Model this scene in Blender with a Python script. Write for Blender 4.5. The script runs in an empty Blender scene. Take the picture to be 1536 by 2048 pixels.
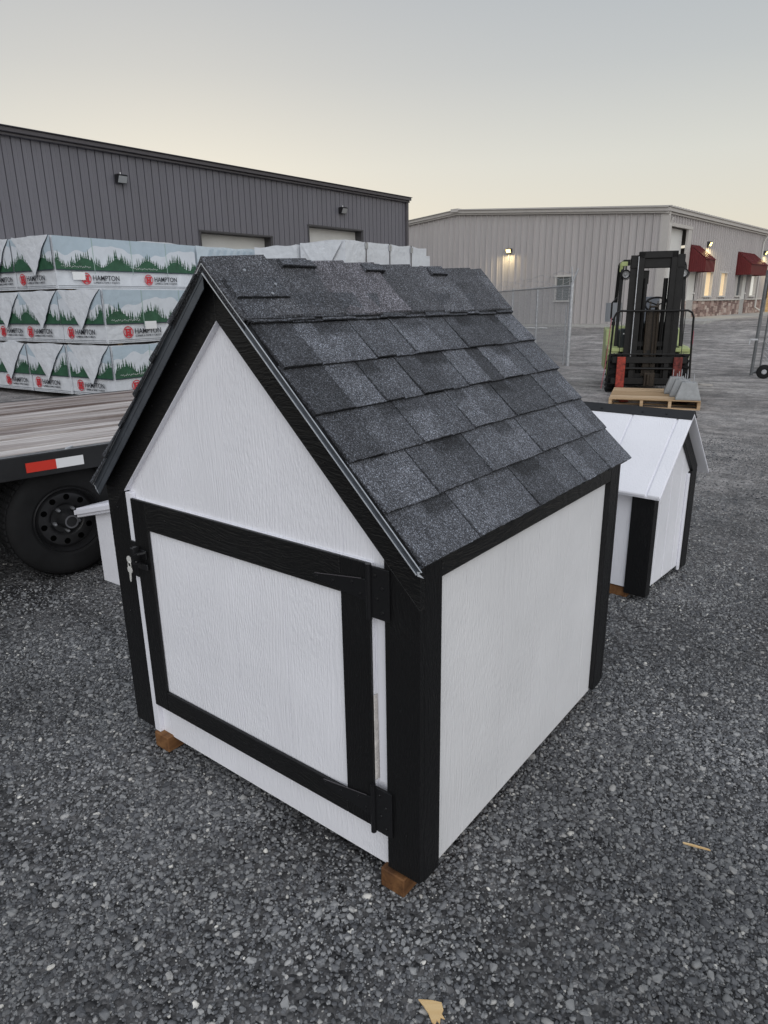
import bpy, bmesh, math, random
import numpy as np
from mathutils import Vector, Matrix, noise
random.seed(7)
S = bpy.context.scene
COL = S.collection
R = math.radians

# ------------------------------------------------------------------ camera
cam_d = bpy.data.cameras.new('camera'); cam = bpy.data.objects.new('camera', cam_d); COL.objects.link(cam)
CP = Vector((2.00038, -1.12167, 1.46755)); YAW, PIT, ROL, FPX = 0.66325, -0.29653, -0.01434, 1366.3
fw = Vector((-math.sin(YAW)*math.cos(PIT), math.cos(YAW)*math.cos(PIT), math.sin(PIT)))
r0 = Vector((math.cos(YAW), math.sin(YAW), 0)); u0 = r0.cross(fw)
rr = math.cos(ROL)*r0 + math.sin(ROL)*u0; uu = -math.sin(ROL)*r0 + math.cos(ROL)*u0
M = Matrix.Identity(4)
for i in range(3):
    M[i][0], M[i][1], M[i][2], M[i][3] = rr[i], uu[i], -fw[i], CP[i]
cam.matrix_world = M
cam_d.sensor_fit = 'VERTICAL'; cam_d.sensor_height = 36; cam_d.lens = FPX/2048*36
cam_d.clip_start = 0.05; cam_d.clip_end = 1500
S.camera = cam

# ------------------------------------------------------------------ sky, sun, exposure
W = bpy.data.worlds.new('World'); S.world = W; W.use_nodes = True
wn, wl = W.node_tree.nodes, W.node_tree.links
wn.clear()
SUN_EL, SUN_AZ = 4.0, 306.0        # azimuth in degrees clockwise from +Y
sky = wn.new('ShaderNodeTexSky'); sky.sky_type = 'NISHITA'; sky.sun_disc = False
sky.sun_elevation = R(SUN_EL); sky.sun_rotation = R(SUN_AZ)
sky.altitude = 300; sky.air_density = 1.0; sky.dust_density = 2.0; sky.ozone_density = 1.5
hs = wn.new('ShaderNodeHueSaturation'); hs.inputs['Saturation'].default_value = 1.0
gm = wn.new('ShaderNodeGamma'); gm.inputs['Gamma'].default_value = 0.38
bg = wn.new('ShaderNodeBackground'); bg.inputs['Strength'].default_value = 0.14
wo = wn.new('ShaderNodeOutputWorld')
wl.new(sky.outputs[0], hs.inputs['Color']); wl.new(hs.outputs[0], gm.inputs['Color'])
# thin high dusk cloud evens the clear-sky model out: colour by elevation only, the same all round
wtc = wn.new('ShaderNodeTexCoord'); wsp = wn.new('ShaderNodeSeparateXYZ'); wcr = wn.new('ShaderNodeValToRGB')
we = wcr.color_ramp.elements
we[0].position = 0; we[0].color = (.86, .74, .57, 1); we[1].position = 1; we[1].color = (.48, .53, .61, 1)
for p_, c_ in ((.08, (.88, .82, .69)), (.17, (.80, .79, .72)), (.27, (.61, .63, .63)), (.40, (.46, .50, .55))):
    q_ = we.new(p_); q_.color = (*c_, 1)
wsc = wn.new('ShaderNodeVectorMath'); wsc.operation = 'SCALE'; wsc.inputs['Scale'].default_value = 3.2
wmx = wn.new('ShaderNodeMix'); wmx.data_type = 'RGBA'; wmx.inputs[0].default_value = .72
wl.new(wtc.outputs['Generated'], wsp.inputs[0]); wl.new(wsp.outputs[2], wcr.inputs[0]); wl.new(wcr.outputs[0], wsc.inputs[0])
wl.new(gm.outputs[0], wmx.inputs[6]); wl.new(wsc.outputs[0], wmx.inputs[7])
wl.new(wmx.outputs[2], bg.inputs['Color']); wl.new(bg.outputs[0], wo.inputs[0])
sd_ = bpy.data.lights.new('fill_sun', 'SUN'); sd_.energy = 0.9; sd_.angle = R(80); sd_.color = (0.97, 0.97, 1.0)  # added soft fill from behind the camera, opposite the sky glow
fill_sun = bpy.data.objects.new('fill_sun', sd_); COL.objects.link(fill_sun)
az = R(SUN_AZ-170); el = R(35)
sdir = Vector((math.sin(az)*math.cos(el), math.cos(az)*math.cos(el), math.sin(el)))
fill_sun.rotation_euler = sdir.to_track_quat('Z', 'Y').to_euler()
S.view_settings.view_transform = 'Standard'; S.view_settings.look = 'None'
S.view_settings.gamma = 1; S.view_settings.use_curve_mapping = False
S.view_settings.exposure = 1.16

# ------------------------------------------------------------------ helpers
def linkobj(name, data, parent=None):
    o = bpy.data.objects.new(name, data); COL.objects.link(o)
    if parent is not None: o.parent = parent
    return o
def thing(name, label, cat, loc=(0, 0, 0), rz=0, group=None):
    o = linkobj(name, None); o.location = loc; o.rotation_euler = (0, 0, rz); o.empty_display_size = .1
    o['label'] = label; o['category'] = cat
    if group: o['group'] = group
    return o
def tag(o, label, cat, group=None):
    o['label'] = label; o['category'] = cat
    if group: o['group'] = group
    return o
def copy_tree(o, parent=None):
    c = o.copy(); COL.objects.link(c); c.parent = parent
    for ch in list(o.children): copy_tree(ch, c)
    return c

class MB:
    def __init__(s): s.v = []; s.f = []; s.m = []
    def add(s, vs, fs, mi=0):
        k = len(s.v); s.v += [tuple(v) for v in vs]
        for f in fs: s.f.append([k+i for i in f]); s.m.append(mi)
        return s
    def box(s, x0, x1, y0, y1, z0, z1, mi=0):
        if x0 > x1: x0, x1 = x1, x0
        if y0 > y1: y0, y1 = y1, y0
        if z0 > z1: z0, z1 = z1, z0
        v = [(x0,y0,z0),(x1,y0,z0),(x1,y1,z0),(x0,y1,z0),(x0,y0,z1),(x1,y0,z1),(x1,y1,z1),(x0,y1,z1)]
        return s.add(v, [(0,3,2,1),(4,5,6,7),(0,1,5,4),(1,2,6,5),(2,3,7,6),(3,0,4,7)], mi)
    def frame(s, o, ax, ay, az, sx, sy, sz, mi=0):     # oriented box centred on o
        o, ax, ay, az = Vector(o), Vector(ax).normalized(), Vector(ay).normalized(), Vector(az).normalized()
        v = []
        for z in (-1, 1):
            for a, b in ((-1,-1),(1,-1),(1,1),(-1,1)):
                v.append(o + ax*a*sx/2 + ay*b*sy/2 + az*z*sz/2)
        return s.add(v, [(0,3,2,1),(4,5,6,7),(0,1,5,4),(1,2,6,5),(2,3,7,6),(3,0,4,7)], mi)
    def bar(s, p, q, w, d, up=(0,0,1), mi=0):          # rectangular bar from p to q
        p, q = Vector(p), Vector(q); a = (q-p); L = a.length; a.normalize()
        b = a.cross(Vector(up))
        if b.length < 1e-4: b = a.cross(Vector((1, 0, 0)))
        b.normalize(); c = b.cross(a)
        return s.frame((p+q)/2, b, c, a, w, d, L, mi)
    def prism(s, poly, y0, y1, ax='y', mi=0):          # poly in (a,b), extruded along ax
        n = len(poly); v = []
        for y in (y0, y1):
            for a, b in poly:
                v.append({'y': (a, y, b), 'x': (y, a, b), 'z': (a, b, y)}[ax])
        fs = [tuple(range(n))[::-1], tuple(range(n, 2*n))]
        for i in range(n): j = (i+1) % n; fs.append((i, j, n+j, n+i))
        return s.add(v, fs, mi)
    def tube(s, pts, r, n=8, closed=False, mi=0, cap=True):
        pts = [Vector(p) for p in pts]; m = len(pts); k = len(s.v); rings = []
        rad = r if isinstance(r, (list, tuple)) else [r]*m
        prev = None
        for i, p in enumerate(pts):
            if closed: t = pts[(i+1) % m]-pts[i-1]
            else: t = pts[min(i+1, m-1)]-pts[max(i-1, 0)]
            t.normalize()
            if prev is None:
                b = t.cross(Vector((0, 0, 1)))
                if b.length < 1e-3: b = t.cross(Vector((1, 0, 0)))
            else: b = prev - t*prev.dot(t)
            b.normalize(); prev = b; c = t.cross(b)
            for j in range(n):
                a = 2*math.pi*j/n; s.v.append(tuple(p + (b*math.cos(a)+c*math.sin(a))*rad[i]))
        for i in range(m if closed else m-1):
            i2 = (i+1) % m
            for j in range(n):
                s.f.append([k+i*n+j, k+i*n+(j+1) % n, k+i2*n+(j+1) % n, k+i2*n+j]); s.m.append(mi)
        if cap and not closed:
            s.f.append([k+j for j in range(n)][::-1]); s.m.append(mi)
            s.f.append([k+(m-1)*n+j for j in range(n)]); s.m.append(mi)
        return s
    def lathe(s, prof, c, axis, n=32, mi=0):           # prof: (radius, along) list
        c = Vector(c); a = Vector(axis).normalized(); b = a.cross(Vector((0, 0, 1)))
        if b.length < 1e-3: b = a.cross(Vector((1, 0, 0)))
        b.normalize(); d = a.cross(b); k = len(s.v)
        for r, h in prof:
            for j in range(n):
                t = 2*math.pi*j/n; s.v.append(tuple(c + a*h + (b*math.cos(t)+d*math.sin(t))*r))
        for i in range(len(prof)-1):
            for j in range(n):
                s.f.append([k+i*n+j, k+i*n+(j+1) % n, k+(i+1)*n+(j+1) % n, k+(i+1)*n+j]); s.m.append(mi)
        return s
    def build(s, name, mats, parent=None, bevel=0, smooth=False, seg=1, solid=0):
        me = bpy.data.meshes.new(name); me.from_pydata(s.v, [], s.f)
        if not isinstance(mats, (list, tuple)): mats = [mats]
        for m in mats: me.materials.append(m)
        if len(mats) > 1: me.polygons.foreach_set('material_index', s.m)
        bm = bmesh.new(); bm.from_mesh(me)
        bmesh.ops.recalc_face_normals(bm, faces=bm.faces)
        if bevel:
            bmesh.ops.bevel(bm, geom=[e for e in bm.edges if len(e.link_faces) == 2 and e.calc_face_angle(0) > 0.5], offset=bevel, segments=seg, profile=0.6, affect='EDGES', clamp_overlap=True)
        bm.to_mesh(me); bm.free()
        if smooth: me.shade_smooth()
        o = linkobj(name, me, parent)
        if smooth:
            try: me.set_sharp_from_angle(angle=R(35))
            except Exception: pass
        return o

# ------------------------------------------------------------------ materials
def nt(name):
    m = bpy.data.materials.new(name); m.use_nodes = True
    n, l = m.node_tree.nodes, m.node_tree.links
    return m, n, l, n['Principled BSDF']
def simple(name, col, rough=.6, metal=0, spec=.5, var=0.0, vscale=6, bump=0, bscale=60, stretch=(1, 1, 1), coord='Object', dist=.01, detail=4):
    m, n, l, b = nt(name)
    b.inputs['Roughness'].default_value = rough; b.inputs['Metallic'].default_value = metal
    b.inputs['Specular IOR Level'].default_value = spec
    b.inputs['Base Color'].default_value = (*col, 1)
    if var or bump:
        tc = n.new('ShaderNodeTexCoord'); mp = n.new('ShaderNodeMapping'); mp.inputs['Scale'].default_value = stretch
        l.new(tc.outputs[coord], mp.inputs[0])
    if var:
        t = n.new('ShaderNodeTexNoise'); t.inputs['Scale'].default_value = vscale; t.inputs['Detail'].default_value = 6; t.inputs['Roughness'].default_value = .65
        cr = n.new('ShaderNodeMapRange'); cr.inputs['From Min'].default_value = .3; cr.inputs['From Max'].default_value = .7
        cr.inputs['To Min'].default_value = 1-var; cr.inputs['To Max'].default_value = 1+var
        mx = n.new('ShaderNodeVectorMath'); mx.operation = 'SCALE'; mx.inputs[0].default_value = col
        l.new(mp.outputs[0], t.inputs['Vector']); l.new(t.outputs[0], cr.inputs[0]); l.new(cr.outputs[0], mx.inputs['Scale']); l.new(mx.outputs[0], b.inputs['Base Color'])
    if bump:
        t = n.new('ShaderNodeTexNoise'); t.inputs['Scale'].default_value = bscale; t.inputs['Detail'].default_value = detail
        bp = n.new('ShaderNodeBump'); bp.inputs['Strength'].default_value = bump; bp.inputs['Distance'].default_value = dist
        l.new(mp.outputs[0], t.inputs['Vector']); l.new(t.outputs[0], bp.inputs['Height']); l.new(bp.outputs[0], b.inputs['Normal'])
    return m

def grain(name, col, rough, axis, strength=.5, spec=.5, dist=.004, warp=1.0, speck=None):
    """painted engineered-wood siding with an embossed cedar grain running along axis"""
    m, n, l, b = nt(name)
    tc = n.new('ShaderNodeTexCoord')
    st = {'z': (1, 1, .07), 'y': (1, .07, 1), 'x': (.07, 1, 1), 'd': (1, 1, 1)}[axis]
    # low frequency warp so that the figure wanders
    wn_ = n.new('ShaderNodeTexNoise'); wn_.inputs['Scale'].default_value = 2.2; wn_.inputs['Detail'].default_value = 2
    l.new(tc.outputs['Object'], wn_.inputs['Vector'])
    sc = n.new('ShaderNodeVectorMath'); sc.operation = 'SCALE'; sc.inputs['Scale'].default_value = .16*warp
    l.new(wn_.outputs['Color'], sc.inputs[0])
    ad = n.new('ShaderNodeVectorMath'); ad.operation = 'ADD'
    l.new(tc.outputs['Object'], ad.inputs[0]); l.new(sc.outputs[0], ad.inputs[1])
    mp = n.new('ShaderNodeMapping'); mp.inputs['Scale'].default_value = st
    l.new(ad.outputs[0], mp.inputs[0])
    a = n.new('ShaderNodeTexNoise'); a.inputs['Scale'].default_value = 150; a.inputs['Detail'].default_value = 3; a.inputs['Roughness'].default_value = .6
    l.new(mp.outputs[0], a.inputs['Vector'])
    mp2 = n.new('ShaderNodeMapping'); mp2.inputs['Scale'].default_value = tuple(.25 if q < 1 else 1 for q in st)
    l.new(ad.outputs[0], mp2.inputs[0])
    c = n.new('ShaderNodeTexNoise'); c.inputs['Scale'].default_value = 190; c.inputs['Detail'].default_value = 2
    l.new(mp2.outputs[0], c.inputs['Vector'])
    k = n.new('ShaderNodeTexNoise'); k.inputs['Scale'].default_value = 5; l.new(mp2.outputs[0], k.inputs['Vector'])
    kr = n.new('ShaderNodeMapRange'); kr.inputs['From Min'].default_value = .42; kr.inputs['From Max'].default_value = .58; l.new(k.outputs[0], kr.inputs[0])
    mix = n.new('ShaderNodeMix'); l.new(kr.outputs[0], mix.inputs[0]); l.new(a.outputs[0], mix.inputs[2]); l.new(c.outputs[0], mix.inputs[3])
    mp3 = n.new('ShaderNodeMapping'); mp3.inputs['Scale'].default_value = tuple(.16 if q < 1 else 1 for q in st); l.new(ad.outputs[0], mp3.inputs[0])
    wv = n.new('ShaderNodeTexWave'); wv.wave_type = 'BANDS'; wv.bands_direction = 'X' if axis != 'x' else 'Z'; wv.inputs['Scale'].default_value = 34; wv.inputs['Distortion'].default_value = 26; wv.inputs['Detail'].default_value = 2; wv.inputs['Detail Scale'].default_value = .35
    l.new(mp3.outputs[0], wv.inputs['Vector'])
    k2 = n.new('ShaderNodeTexNoise'); k2.inputs['Scale'].default_value = 3.1; k2.inputs['Detail'].default_value = 1; l.new(mp2.outputs[0], k2.inputs['Vector'])
    k2r = n.new('ShaderNodeMapRange'); k2r.inputs['From Min'].default_value = .48; k2r.inputs['From Max'].default_value = .62; k2r.inputs['To Max'].default_value = .16; l.new(k2.outputs[0], k2r.inputs[0])
    mix2 = n.new('ShaderNodeMix'); l.new(k2r.outputs[0], mix2.inputs[0]); l.new(mix.outputs[0], mix2.inputs[2]); l.new(wv.outputs['Fac'], mix2.inputs[3]); mix = mix2
    bp = n.new('ShaderNodeBump'); bp.inputs['Strength'].default_value = strength; bp.inputs['Distance'].default_value = dist
    l.new(mix.outputs[0], bp.inputs['Height']); l.new(bp.outputs[0], b.inputs['Normal'])
    v = n.new('ShaderNodeTexNoise'); v.inputs['Scale'].default_value = 3.5; v.inputs['Detail'].default_value = 5; l.new(tc.outputs['Object'], v.inputs['Vector'])
    vr = n.new('ShaderNodeMapRange'); vr.inputs['From Min'].default_value = .3; vr.inputs['From Max'].default_value = .7; vr.inputs['To Min'].default_value = .95; vr.inputs['To Max'].default_value = 1.03
    l.new(v.outputs[0], vr.inputs[0])
    sx = n.new('ShaderNodeVectorMath'); sx.operation = 'SCALE'; sx.inputs[0].default_value = col; l.new(vr.outputs[0], sx.inputs['Scale'])
    l.new(sx.outputs[0], b.inputs['Base Color'])
    rv = n.new('ShaderNodeMapRange'); rv.inputs['To Min'].default_value = rough-.08; rv.inputs['To Max'].default_value = rough+.1; l.new(v.outputs[0], rv.inputs[0]); l.new(rv.outputs[0], b.inputs['Roughness'])
    b.inputs['Specular IOR Level'].default_value = spec
    return m

def weathered(name, c1, c2, c3, axis, rough=.8, scale=14):
    """raw timber: long streaks of three tones plus knots, differs per board"""
    m, n, l, b = nt(name)
    tc = n.new('ShaderNodeTexCoord'); oi = n.new('ShaderNodeObjectInfo')
    mp = n.new('ShaderNodeMapping'); mp.inputs['Scale'].default_value = {'x': (.05, 1, 1), 'y': (1, .05, 1), 'z': (1, 1, .05)}[axis]
    of = n.new('ShaderNodeVectorMath'); of.operation = 'SCALE'; of.inputs[0].default_value = (7, 13, 5); l.new(oi.outputs['Random'], of.inputs['Scale'])
    ad = n.new('ShaderNodeVectorMath'); l.new(tc.outputs['Object'], ad.inputs[0]); l.new(of.outputs[0], ad.inputs[1]); l.new(ad.outputs[0], mp.inputs[0])
    t = n.new('ShaderNodeTexNoise'); t.inputs['Scale'].default_value = scale; t.inputs['Detail'].default_value = 8; t.inputs['Roughness'].default_value = .7; t.inputs['Distortion'].default_value = .6
    l.new(mp.outputs[0], t.inputs['Vector'])
    cr = n.new('ShaderNodeValToRGB'); e = cr.color_ramp.elements
    e[0].position = .34; e[0].color = (*c1, 1); e[1].position = .66; e[1].color = (*c3, 1)
    q = e.new(.5); q.color = (*c2, 1)
    rnd = n.new('ShaderNodeMapRange'); rnd.inputs['To Min'].default_value = -.09; rnd.inputs['To Max'].default_value = .09; l.new(oi.outputs['Random'], rnd.inputs[0])
    sm = n.new('ShaderNodeMath'); l.new(t.outputs[0], sm.inputs[0]); l.new(rnd.outputs[0], sm.inputs[1]); l.new(sm.outputs[0], cr.inputs[0])
    l.new(cr.outputs[0], b.inputs['Base Color']); b.inputs['Roughness'].default_value = rough
    b.inputs['Specular IOR Level'].default_value = .25
    bp = n.new('ShaderNodeBump'); bp.inputs['Strength'].default_value = .5; bp.inputs['Distance'].default_value = .004
    l.new(t.outputs[0], bp.inputs['Height']); l.new(bp.outputs[0], b.inputs['Normal'])
    return m

WHITE = (.80, .80, .84)  # lavender tint puts the cool light on the front into the paint
m_white_v = grain('white_siding_cool_lit', WHITE, .40, 'z', .55, dist=.005, warp=.3)
m_white_x = grain('white_siding_side_lit', (.76, .755, .765), .40, 'z', .5, dist=.005, warp=.3)  # same white, kept neutral: the side's light is in the colour
m_white_flat = simple('white_trim_paint', (.74, .74, .79), .45, var=.03, bump=.2, bscale=90, dist=.002)  # trim white carries the same painted-in cool light
m_black_z = grain('black_trim_paint', (.0075, .0075, .008), .34, 'z', .9, spec=.32)
m_black_x = grain('black_trim_paint_across', (.0075, .0075, .008), .36, 'x', .9, spec=.32)
m_black_y = grain('black_trim_paint_along', (.0075, .0075, .008), .38, 'y', .9, spec=.35)
m_blackmetal = simple('black_hinge_paint', (.008, .008, .009), .34, 0, .45, bump=.12, bscale=200, dist=.001)
m_drip = simple('dark_drip_edge_metal', (.10, .112, .13), .38, .55, .5, var=.25, vscale=9, bump=.1, bscale=30, dist=.002)
m_dripbright = simple('bright_metal_and_glint', (.62, .65, .69), .3, .4, var=.2, vscale=30)  # bright metal parts, and the painted highlight on the drip edge
m_steel = simple('bright_key_steel', (.80, .79, .76), .3, .35)
m_galv = simple('galvanised_steel', (.42, .43, .45), .45, .8, var=.25, vscale=20)
m_treated = weathered('treated_brown_timber', (.07, .032, .014), (.16, .075, .030), (.25, .13, .055), 'y', .75)
m_deck = weathered('weathered_deck_boards', (.15, .115, .105), (.40, .355, .335), (.64, .60, .575), 'x', .85, 16)
m_pallet = weathered('pallet_timber', (.26, .17, .09), (.43, .30, .18), (.56, .42, .28), 'x', .8, 12)
m_chip = weathered('fresh_split_wood', (.45, .28, .12), (.62, .42, .20), (.72, .54, .30), 'x', .7, 20)
m_tblack = simple('trailer_black_paint', (.012, .012, .013), .42, 0, .5, var=.3, vscale=6, bump=.15, bscale=60, dist=.002)
m_rubber = simple('tyre_rubber', (.009, .009, .0095), .8, 0, .25, var=.35, vscale=8, bump=.3, bscale=60, dist=.003)
m_rim = simple('black_rim_paint', (.015, .015, .016), .38, 0, .5, var=.3)
m_tapered = simple('red_reflective_tape', (.55, .035, .02), .35, 0, .5, bump=.1, bscale=300, dist=.001)
m_tapewhite = simple('white_reflective_tape', (.72, .72, .72), .35, 0, .5, bump=.1, bscale=300, dist=.001)
m_graymetal = simple('charcoal_wall_steel', (.138, .134, .152), .42, .1, .5, var=.07, vscale=3, stretch=(1, 1, .1))
m_graytrim = simple('charcoal_roof_trim', (.085, .078, .085), .4, .15, .5, var=.08, vscale=3)
m_tanmetal = simple('stone_grey_wall_steel', (.43, .405, .395), .5, .05, .5, var=.06, vscale=2, stretch=(1, 1, .1))
m_tantrim = simple('stone_grey_trim', (.45, .425, .40), .5, .05, .5, var=.05)
m_whitedoor = simple('white_garage_door', (.62, .61, .58), .5, var=.05, vscale=2)
m_darkframe = simple('dark_door_frame', (.05, .048, .05), .5)
m_awning = simple('oxblood_awning_steel', (.135, .018, .02), .4, .1, .5, var=.1, vscale=4)
m_concrete = simple('concrete', (.36, .35, .33), .9, 0, .3, var=.18, vscale=9, bump=.35, bscale=80, dist=.004)
m_pier = simple('cast_concrete_pier', (.28, .285, .285), .85, 0, .3, var=.14, vscale=14, bump=.3, bscale=120, dist=.003)
m_glass = simple('window_glass', (.05, .06, .07), .08, 0, .8)
m_winframe = simple('pale_window_frame', (.5, .48, .45), .5)
m_tarp = simple('white_woven_wrap', (.60, .62, .65), .5, 0, .45, var=.05, vscale=4, bump=.55, bscale=7, dist=.05, detail=6)
m_tarpblue = simple('pale_blue_wrap_print', (.40, .48, .54), .5, 0, .45, var=.06, vscale=4, bump=.4, bscale=9, dist=.03)
m_tarpmount = simple('pale_grey_mountain_print', (.58, .61, .65), .5, 0, .45, var=.04, vscale=4, bump=.4, bscale=9, dist=.03)
m_tarpgreen = simple('dark_green_forest_print', (.025, .085, .045), .5, 0, .45, var=.25, vscale=6, bump=.4, bscale=9, dist=.03)
m_tarpnavy = simple('navy_stripe_print', (.02, .03, .045), .5)
m_ink = simple('black_print_ink', (.02, .022, .028), .5)
m_red = simple('red_print_ink', (.48, .03, .04), .5)
m_strap = simple('translucent_pale_strap', (.30, .40, .36), .4)
m_softblue = simple('soft_blue_wrap', (.50, .57, .62), .5, 0, .45, var=.08, vscale=3, bump=.6, bscale=6, dist=.05, detail=6)
m_lumber = weathered('sawn_lumber_ends', (.08, .05, .03), (.16, .11, .06), (.26, .18, .11), 'y', .8)
m_fgreen = simple('lime_green_forklift_paint', (.36, .41, .17), .4, 0, .5, var=.12, vscale=10)
m_fblack = simple('black_mast_steel', (.0065, .0062, .006), .5, 0, .28, var=.5, vscale=14, bump=.2, bscale=40, dist=.003)
m_fdark = simple('dark_forklift_body', (.02, .028, .03), .4, 0, .5, var=.2)
m_frust = simple('rusted_dark_fork_paint', (.11, .022, .018), .65, 0, .3, var=.8, vscale=24)
m_fred = simple('worn_red_fork_paint', (.24, .030, .018), .6, 0, .4, var=.75, vscale=22)
m_seat = simple('grey_vinyl_seat', (.10, .11, .13), .5)
m_lens = simple('clear_lamp_lens', (.30, .30, .30), .12, 0, .8)
m_greasy = simple('greasy_chain', (.03, .022, .015), .45, .4, var=.4, vscale=40)

def emit(name, col, st):
    m, n, l, b = nt(name); b.inputs['Base Color'].default_value = (*col, 1)
    b.inputs['Emission Color'].default_value = (*col, 1); b.inputs['Emission Strength'].default_value = st
    return m
m_lit = emit('lit_lamp_lens', (1.0, .74, .22), 2.2)
m_litwin = emit('warm_lit_window', (1.0, .75, .45), .09)
m_litwin2 = emit('cool_lit_window', (.9, .88, .8), .08)

# stone wainscot
def stone_mat():
    m, n, l, b = nt('rough_cut_stone_veneer')
    oi = n.new('ShaderNodeObjectInfo'); cr = n.new('ShaderNodeValToRGB'); e = cr.color_ramp.elements
    e[0].color = (.13, .08, .07, 1); e[1].color = (.46, .38, .33, 1); q = e.new(.5); q.color = (.29, .20, .17, 1)
    l.new(oi.outputs['Random'], cr.inputs[0]); l.new(cr.outputs[0], b.inputs['Base Color']); b.inputs['Roughness'].default_value = .85
    return m
m_stone = stone_mat()

# shingles: granules + per-shingle tone (object colour) + shadow band (attribute)
def shingle_mat():
    m, n, l, b = nt('charcoal_asphalt_granules')
    tc = n.new('ShaderNodeTexCoord'); oi = n.new('ShaderNodeObjectInfo'); at = n.new('ShaderNodeAttribute'); at.attribute_name = 'tone'
    v = n.new('ShaderNodeTexVoronoi'); v.inputs['Scale'].default_value = 480; l.new(tc.outputs['Object'], v.inputs['Vector'])
    bw = n.new('ShaderNodeSeparateColor'); l.new(v.outputs['Color'], bw.inputs[0])
    cr = n.new('ShaderNodeValToRGB'); e = cr.color_ramp.elements
    e[0].position = 0; e[0].color = (.022, .023, .028, 1); e[1].position = 1; e[1].color = (.30, .32, .36, 1)
    for p, c in ((.40, .055), (.68, .095), (.88, .16)):
        q = e.new(p); q.color = (c, c*1.02, c*1.10, 1)
    l.new(bw.outputs[0], cr.inputs[0])
    t = n.new('ShaderNodeTexNoise'); t.inputs['Scale'].default_value = 16; t.inputs['Detail'].default_value = 6; l.new(tc.outputs['Object'], t.inputs['Vector'])
    tr = n.new('ShaderNodeMapRange'); tr.inputs['From Min'].default_value = .3; tr.inputs['From Max'].default_value = .7; tr.inputs['To Min'].default_value = .8; tr.inputs['To Max'].default_value = 1.2; l.new(t.outputs[0], tr.inputs[0])
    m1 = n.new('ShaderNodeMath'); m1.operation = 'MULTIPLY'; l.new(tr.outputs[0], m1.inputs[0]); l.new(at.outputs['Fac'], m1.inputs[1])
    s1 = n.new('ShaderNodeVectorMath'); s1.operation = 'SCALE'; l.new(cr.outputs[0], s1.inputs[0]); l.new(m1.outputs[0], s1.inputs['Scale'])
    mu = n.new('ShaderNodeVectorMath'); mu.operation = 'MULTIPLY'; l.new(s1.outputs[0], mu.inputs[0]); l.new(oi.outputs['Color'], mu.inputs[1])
    l.new(mu.outputs[0], b.inputs['Base Color']); b.inputs['Roughness'].default_value = .85; b.inputs['Specular IOR Level'].default_value = .35
    bp = n.new('ShaderNodeBump'); bp.inputs['Strength'].default_value = .6; bp.inputs['Distance'].default_value = .0015
    l.new(v.outputs['Distance'], bp.inputs['Height']); l.new(bp.outputs[0], b.inputs['Normal'])
    return m
m_shingle = shingle_mat()

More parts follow.
